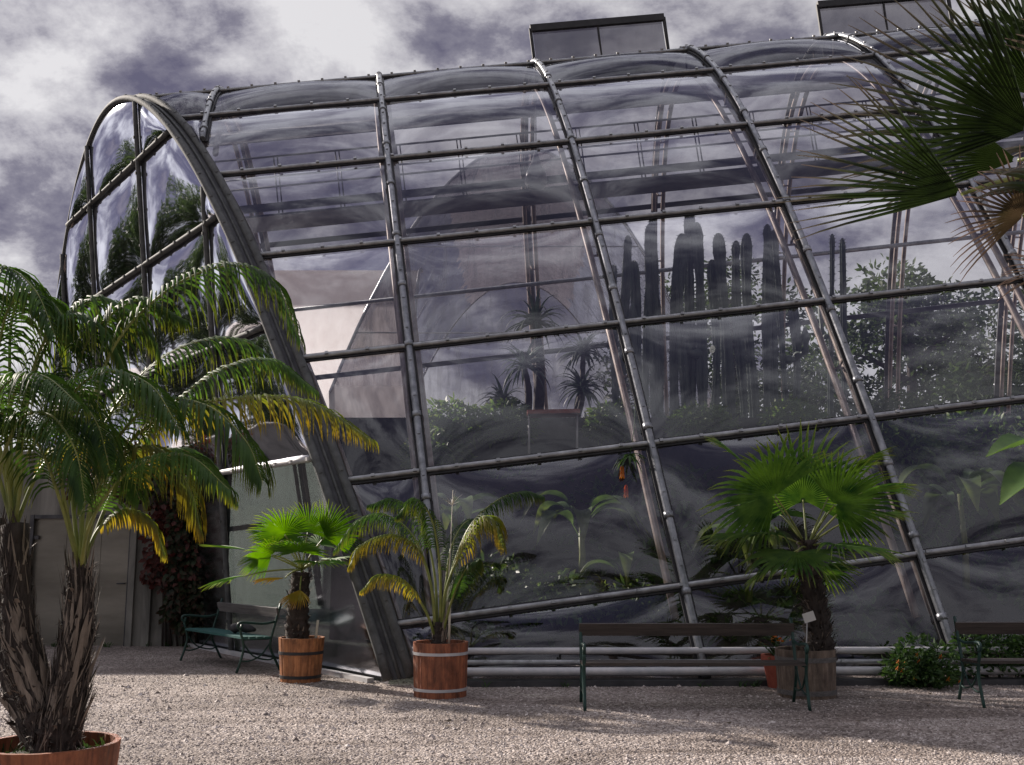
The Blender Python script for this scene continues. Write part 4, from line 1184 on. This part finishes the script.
# drooping flower with orange blooms behind the glass
e = empty('hanging_flower', at(628, 455, 13.6), 'hanging plant with two orange blooms behind the glass near the rib', 'plant')
mb = MB()
for k in range(16):
    a = ru(0, 6.28); mb.blade(at(630, 455, 13.6), (math.cos(a), math.sin(a), ru(-.6, .5)), (-math.sin(a), math.cos(a), 0), ru(.2, .45), .04, 1.8, 5)
mb.tube([at(630, 455, 13.6), at(634, 430, 13.9), at(636, 395, 14.2)], .006, 5); mb.build('foliage', M['green'], e, attr=True)
for px, py in ((622, 466), (626, 485)):
    mb = MB()
    for k in range(7):
        a = k * .9; mb.blade(at(px, py, 13.5), (math.cos(a) * .25, math.sin(a) * .25, -1), (-math.sin(a), math.cos(a), 0), .17, .06, .1, 4, .3)
    mb.build('blossoms', M['orange'], e, attr=True)
# cage-like frame on the wall
e = empty('display_frame', at(553, 455, 18.0), 'red-topped metal frame standing below the aloes', 'frame')
mb = MB()
for px in (529, 577):
    for dy in (0, .5): mb.tube([at(px, 458, 18.0 + dy), at(px, 414, 18.0 + dy)], .022, 6)
mb.build('post', M['alu'], e)
mb = MB(); a_, b_ = at(527, 414, 18.0), at(579, 413, 18.0); mb.bar(a_, b_, .6, .07); mb.build('top', M['terracotta'], e)
# hanging lamp
lt = at(536, 152, 18.6); lb_ = at(536, 188, 18.6)
e = empty('hanging_lamp', lt, 'pale bell-shaped lamp hanging under the gallery inside the glasshouse', 'lamp')
mb = MB(); h = lt.z - lb_.z
mb.lathe([(.03, h), (.06, h * .85), (.09, h * .7), (.19, h * .4), (.21, h * .15), (.16, 0), (.14, .01), (.18, h * .17), (.05, h * .6)], 24, 0, (lb_.x, lb_.y, lb_.z)); mb.sm = [True] * len(mb.sm)
mb.build('lamp_shade', M['lamp'], e)
mb = MB(); mb.tube([lt, lt + V((0, 0, 1.6))], .01, 5); mb.build('cord', M['gasket'], e)

# ------------------------------------------------------------------ trees
def tree(loc, h, w, label, n=2200, size=.25, group='trees beyond the glasshouse', low=.3):
    loc = V(loc)
    e = empty('tree', loc, label, 'tree', group=group)
    mb = MB(); mb.tube([loc, loc + V((ru(-.2, .2), 0, h * .35)), loc + V((ru(-.3, .3), 0, h * .8))], [h * .03, h * .022, h * .008], 8, 0, True, None, .1)
    br = []
    for k in range(9):
        z = ru(low, .75) * h; a = ru(0, 6.28); L = w * ru(.4, .85) * (1 - .5 * z / h)
        q = loc + V((math.cos(a) * L, math.sin(a) * L, z + L * ru(.3, .8))); br.append(q)
        mb.tube([loc + V((0, 0, z)), (loc + V((0, 0, z)) + q) / 2 + V((0, 0, .1)), q], [h * .011, h * .008, h * .003], 5)
    mb.build('trunk', M['bark'], e)
    cm = MB()
    for q in br + [loc + V((0, 0, h * .85)), loc + V((0, 0, h * .65))]:
        for k in range(3):
            leafcloud(cm, q + V((ru(-1, 1) * w * .25, ru(-1, 1) * w * .25, ru(-.5, .8) * w * .25)), w * ru(.2, .36), w * ru(.2, .36), w * ru(.14, .26), n // 36, size)
    cm.build('crown', M['tree'], e, attr=True)
tree((at(905, 300, 34).x, 34, 0), 11.6, 4.2, 'bushy tree seen through the glass right of the cacti', 7000)
tree((at(965, 300, 40).x, 40, 0), 11.5, 4.6, 'wide tree seen through the glass near the right edge', 6500)
tree((at(660, 300, 42).x, 42, 0), 14.2, 4.4, 'tall tree seen through the glass above the cacti', 5500)
tree((at(735, 300, 44).x, 44, 0), 15.2, 4.6, 'tree seen through the glass above the right cacti', 5500)
tree((at(800, 300, 38).x, 38, 0), 8.2, 4.0, 'low tree seen through the glass behind the right cacti', 5000)
tree((at(1030, 300, 36).x, 36, 0), 12, 4.6, 'tree beyond the glass at the right edge', 5500)
for i, (x, y, h, lab) in enumerate([(-29, 26, 15, 'dark tree mirrored in the upper end panes'), (-36, 31, 17.5, 'tallest tree mirrored in the end panes'), (-27, 19, 13, 'tree mirrored in the lower end panes'), (-37, 23, 17, 'broad tree mirrored in the end panes'), (-30, 33, 14, 'tree mirrored at the far side of the end panes')]):
    tree((x, y, 0), h, 6.5, lab, 3600, .6, 'trees left of the yard', .08)

fl2 = MB()
for k in range(70):
    Y = ru(5, 13); X = ru(-.5, .5) * Y; a = ru(0, 6.28)
    fl2.blade((X, Y, .018), (math.cos(a), math.sin(a), ru(0, .25)), (-math.sin(a), math.cos(a), ru(-.4, .4)), ru(.03, .08), ru(.02, .04), .2, 3, .5)
tag(fl2.build('fallen_leaves', M['fanbrown'], attr=True), 'small dry leaves scattered over the gravel', 'leaves', kind='stuff')
wd2 = MB()
for k in range(46):
    q0 = random.choice(baseline(0, .35)) if rnd() < .62 else V((ru(wd_x0, wxe), yw - .12, 0))
    q0 = V((q0.x + ru(-.2, .2), q0.y + ru(-.14, .05), .0))
    for j in range(random.randint(4, 12)):
        a = ru(0, 6.28)
        wd2.blade(q0 + V((ru(-.04, .04), ru(-.04, .04), 0)), (math.cos(a) * .6, math.sin(a) * .6, 1), (-math.sin(a), math.cos(a), 0), ru(.04, .15), ru(.008, .022), 1.2, 3)
tag(wd2.build('weeds', M['green'], attr=True), 'small green weeds sprouting from the gravel along the building and wall', 'weeds', kind='stuff')
# trailing plants along the retaining wall
for i, (px, w_, h_, lab) in enumerate([(450, .5, .34, 'trailing bush on the retaining wall near its left end'), (505, .45, .3, 'trailing bush on the retaining wall left of the red-topped frame'), (612, .4, .26, 'low trailing bush on the wall beside the second full rib'), (700, .5, .24, 'low trailing bush on the wall under the tallest cacti'), (790, .5, .3, 'trailing bush on the wall below the right cacti'), (880, .7, .5, 'leafy bush on the wall left of the far trees')]):
    b_ = at(px, 418, 18.7)
    shrub('bush', b_, [(0, 0, 0, w_, h_), (w_ * .7, -.1, -.15, w_ * .6, h_ * .9), (-w_ * .6, -.1, -.2, w_ * .6, h_ * .8)], 900, .13, lab, 0, 'inside', 'bush', 'bushes inside the glasshouse')

# ------------------------------------------------------------------ light
SUN_AZ = V((-.77, .64, 0)).normalized(); SUN_EL = R(27)
sdir = SUN_AZ * math.cos(SUN_EL) + V((0, 0, math.sin(SUN_EL)))
sun = bpy.data.lights.new('sun', 'SUN'); sun.energy = 4.4; sun.angle = R(1.2); sun.color = (1, .90, .80)
so = bpy.data.objects.new('sun', sun); col.objects.link(so); so.location = (-20, 20, 20)
so.rotation_euler = sdir.to_track_quat('Z', 'Y').to_euler()

w = bpy.data.worlds.new('World'); scene.world = w; w.use_nodes = True
t = w.node_tree; t.nodes.clear()
def N(ty, **k):
    x = t.nodes.new(ty)
    for a, b in k.items():
        if a in x.inputs: x.inputs[a].default_value = b
        else: setattr(x, a, b)
    return x
def L(a, b): t.links.new(a, b)
sky = N('ShaderNodeTexSky'); sky.sky_type = 'NISHITA'; sky.sun_disc = False
sky.sun_elevation = SUN_EL; sky.sun_rotation = math.atan2(SUN_AZ.x, SUN_AZ.y); sky.air_density = 1.2; sky.dust_density = 1.5
tc = N('ShaderNodeTexCoord')
sx = N('ShaderNodeSeparateXYZ'); L(tc.outputs['Generated'], sx.inputs[0])
mz = N('ShaderNodeMath', operation='MAXIMUM'); L(sx.outputs['Z'], mz.inputs[0]); mz.inputs[1].default_value = 0
az = N('ShaderNodeMath', operation='ADD'); L(mz.outputs[0], az.inputs[0]); az.inputs[1].default_value = .45
dx = N('ShaderNodeMath', operation='DIVIDE'); L(sx.outputs['X'], dx.inputs[0]); L(az.outputs[0], dx.inputs[1])
dy = N('ShaderNodeMath', operation='DIVIDE'); L(sx.outputs['Y'], dy.inputs[0]); L(az.outputs[0], dy.inputs[1])
cx = N('ShaderNodeCombineXYZ'); L(dx.outputs[0], cx.inputs[0]); L(dy.outputs[0], cx.inputs[1]); cx.inputs[2].default_value = 21.6
n1 = N('ShaderNodeTexNoise', Scale=5.2, Detail=12.0, Roughness=.62, Distortion=.1); L(cx.outputs[0], n1.inputs['Vector'])
n2 = N('ShaderNodeTexNoise', Scale=1.6, Detail=4.0, Roughness=.5); L(cx.outputs[0], n2.inputs['Vector'])
mm = N('ShaderNodeMath', operation='MULTIPLY_ADD'); L(n2.outputs['Fac'], mm.inputs[0]); mm.inputs[1].default_value = .55
hf = N('ShaderNodeMath', operation='MULTIPLY'); L(n1.outputs['Fac'], hf.inputs[0]); hf.inputs[1].default_value = .62
L(hf.outputs[0], mm.inputs[2])
cr1 = N('ShaderNodeValToRGB'); L(mm.outputs[0], cr1.inputs[0])
els = cr1.color_ramp.elements
for k in range(2): els.new(.5)
for e_, (p_, c_) in zip(els, [(.49, (.098, .094, .148)), (.545, (.195, .188, .238)), (.585, (.38, .37, .41)), (.65, (.61, .60, .62))]):
    e_.position = p_; e_.color = c4(c_)
# brighter cloud toward the sun
vd = N('ShaderNodeVectorMath', operation='DOT_PRODUCT'); L(tc.outputs['Generated'], vd.inputs[0]); vd.inputs[1].default_value = sdir
mr = N('ShaderNodeMapRange'); L(vd.outputs['Value'], mr.inputs['Value']); mr.inputs['From Min'].default_value = .1; mr.inputs['From Max'].default_value = 1.0
mr.inputs['To Min'].default_value = 5.6; mr.inputs['To Max'].default_value = 8.2
vs = N('ShaderNodeVectorMath', operation='SCALE'); L(cr1.outputs[0], vs.inputs[0]); L(mr.outputs[0], vs.inputs['Scale'])
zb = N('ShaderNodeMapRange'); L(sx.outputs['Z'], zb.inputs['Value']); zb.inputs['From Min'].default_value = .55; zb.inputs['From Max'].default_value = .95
zb.inputs['To Min'].default_value = .88; zb.inputs['To Max'].default_value = 2.1  # overhead sky boosted out of view as added fill light
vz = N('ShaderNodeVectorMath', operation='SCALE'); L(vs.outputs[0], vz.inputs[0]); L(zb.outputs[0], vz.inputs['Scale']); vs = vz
cov = N('ShaderNodeMapRange'); L(mm.outputs[0], cov.inputs['Value']); cov.inputs['From Min'].default_value = .38; cov.inputs['From Max'].default_value = .5
cov.inputs['To Min'].default_value = .96; cov.inputs['To Max'].default_value = 1.0
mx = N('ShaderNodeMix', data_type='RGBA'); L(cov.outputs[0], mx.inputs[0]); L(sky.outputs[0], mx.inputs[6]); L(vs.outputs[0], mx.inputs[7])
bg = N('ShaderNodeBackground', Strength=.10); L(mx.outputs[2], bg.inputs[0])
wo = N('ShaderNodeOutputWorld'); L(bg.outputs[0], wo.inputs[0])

# ------------------------------------------------------------------ render
for o in bpy.data.objects:
    if '_world' in o: del o['_world']
vs_ = scene.view_settings
vs_.view_transform = 'Standard'; vs_.look = 'None'; vs_.gamma = 1; vs_.exposure = 0.88
scene.render.engine = 'CYCLES'
scene.cycles.use_denoising = True
scene.cycles.max_bounces = 10; scene.cycles.diffuse_bounces = 3; scene.cycles.glossy_bounces = 4
scene.cycles.transparent_max_bounces = 24; scene.cycles.transmission_bounces = 6
scene.cycles.caustics_reflective = False; scene.cycles.caustics_refractive = False
scene.cycles.sample_clamp_indirect = 6
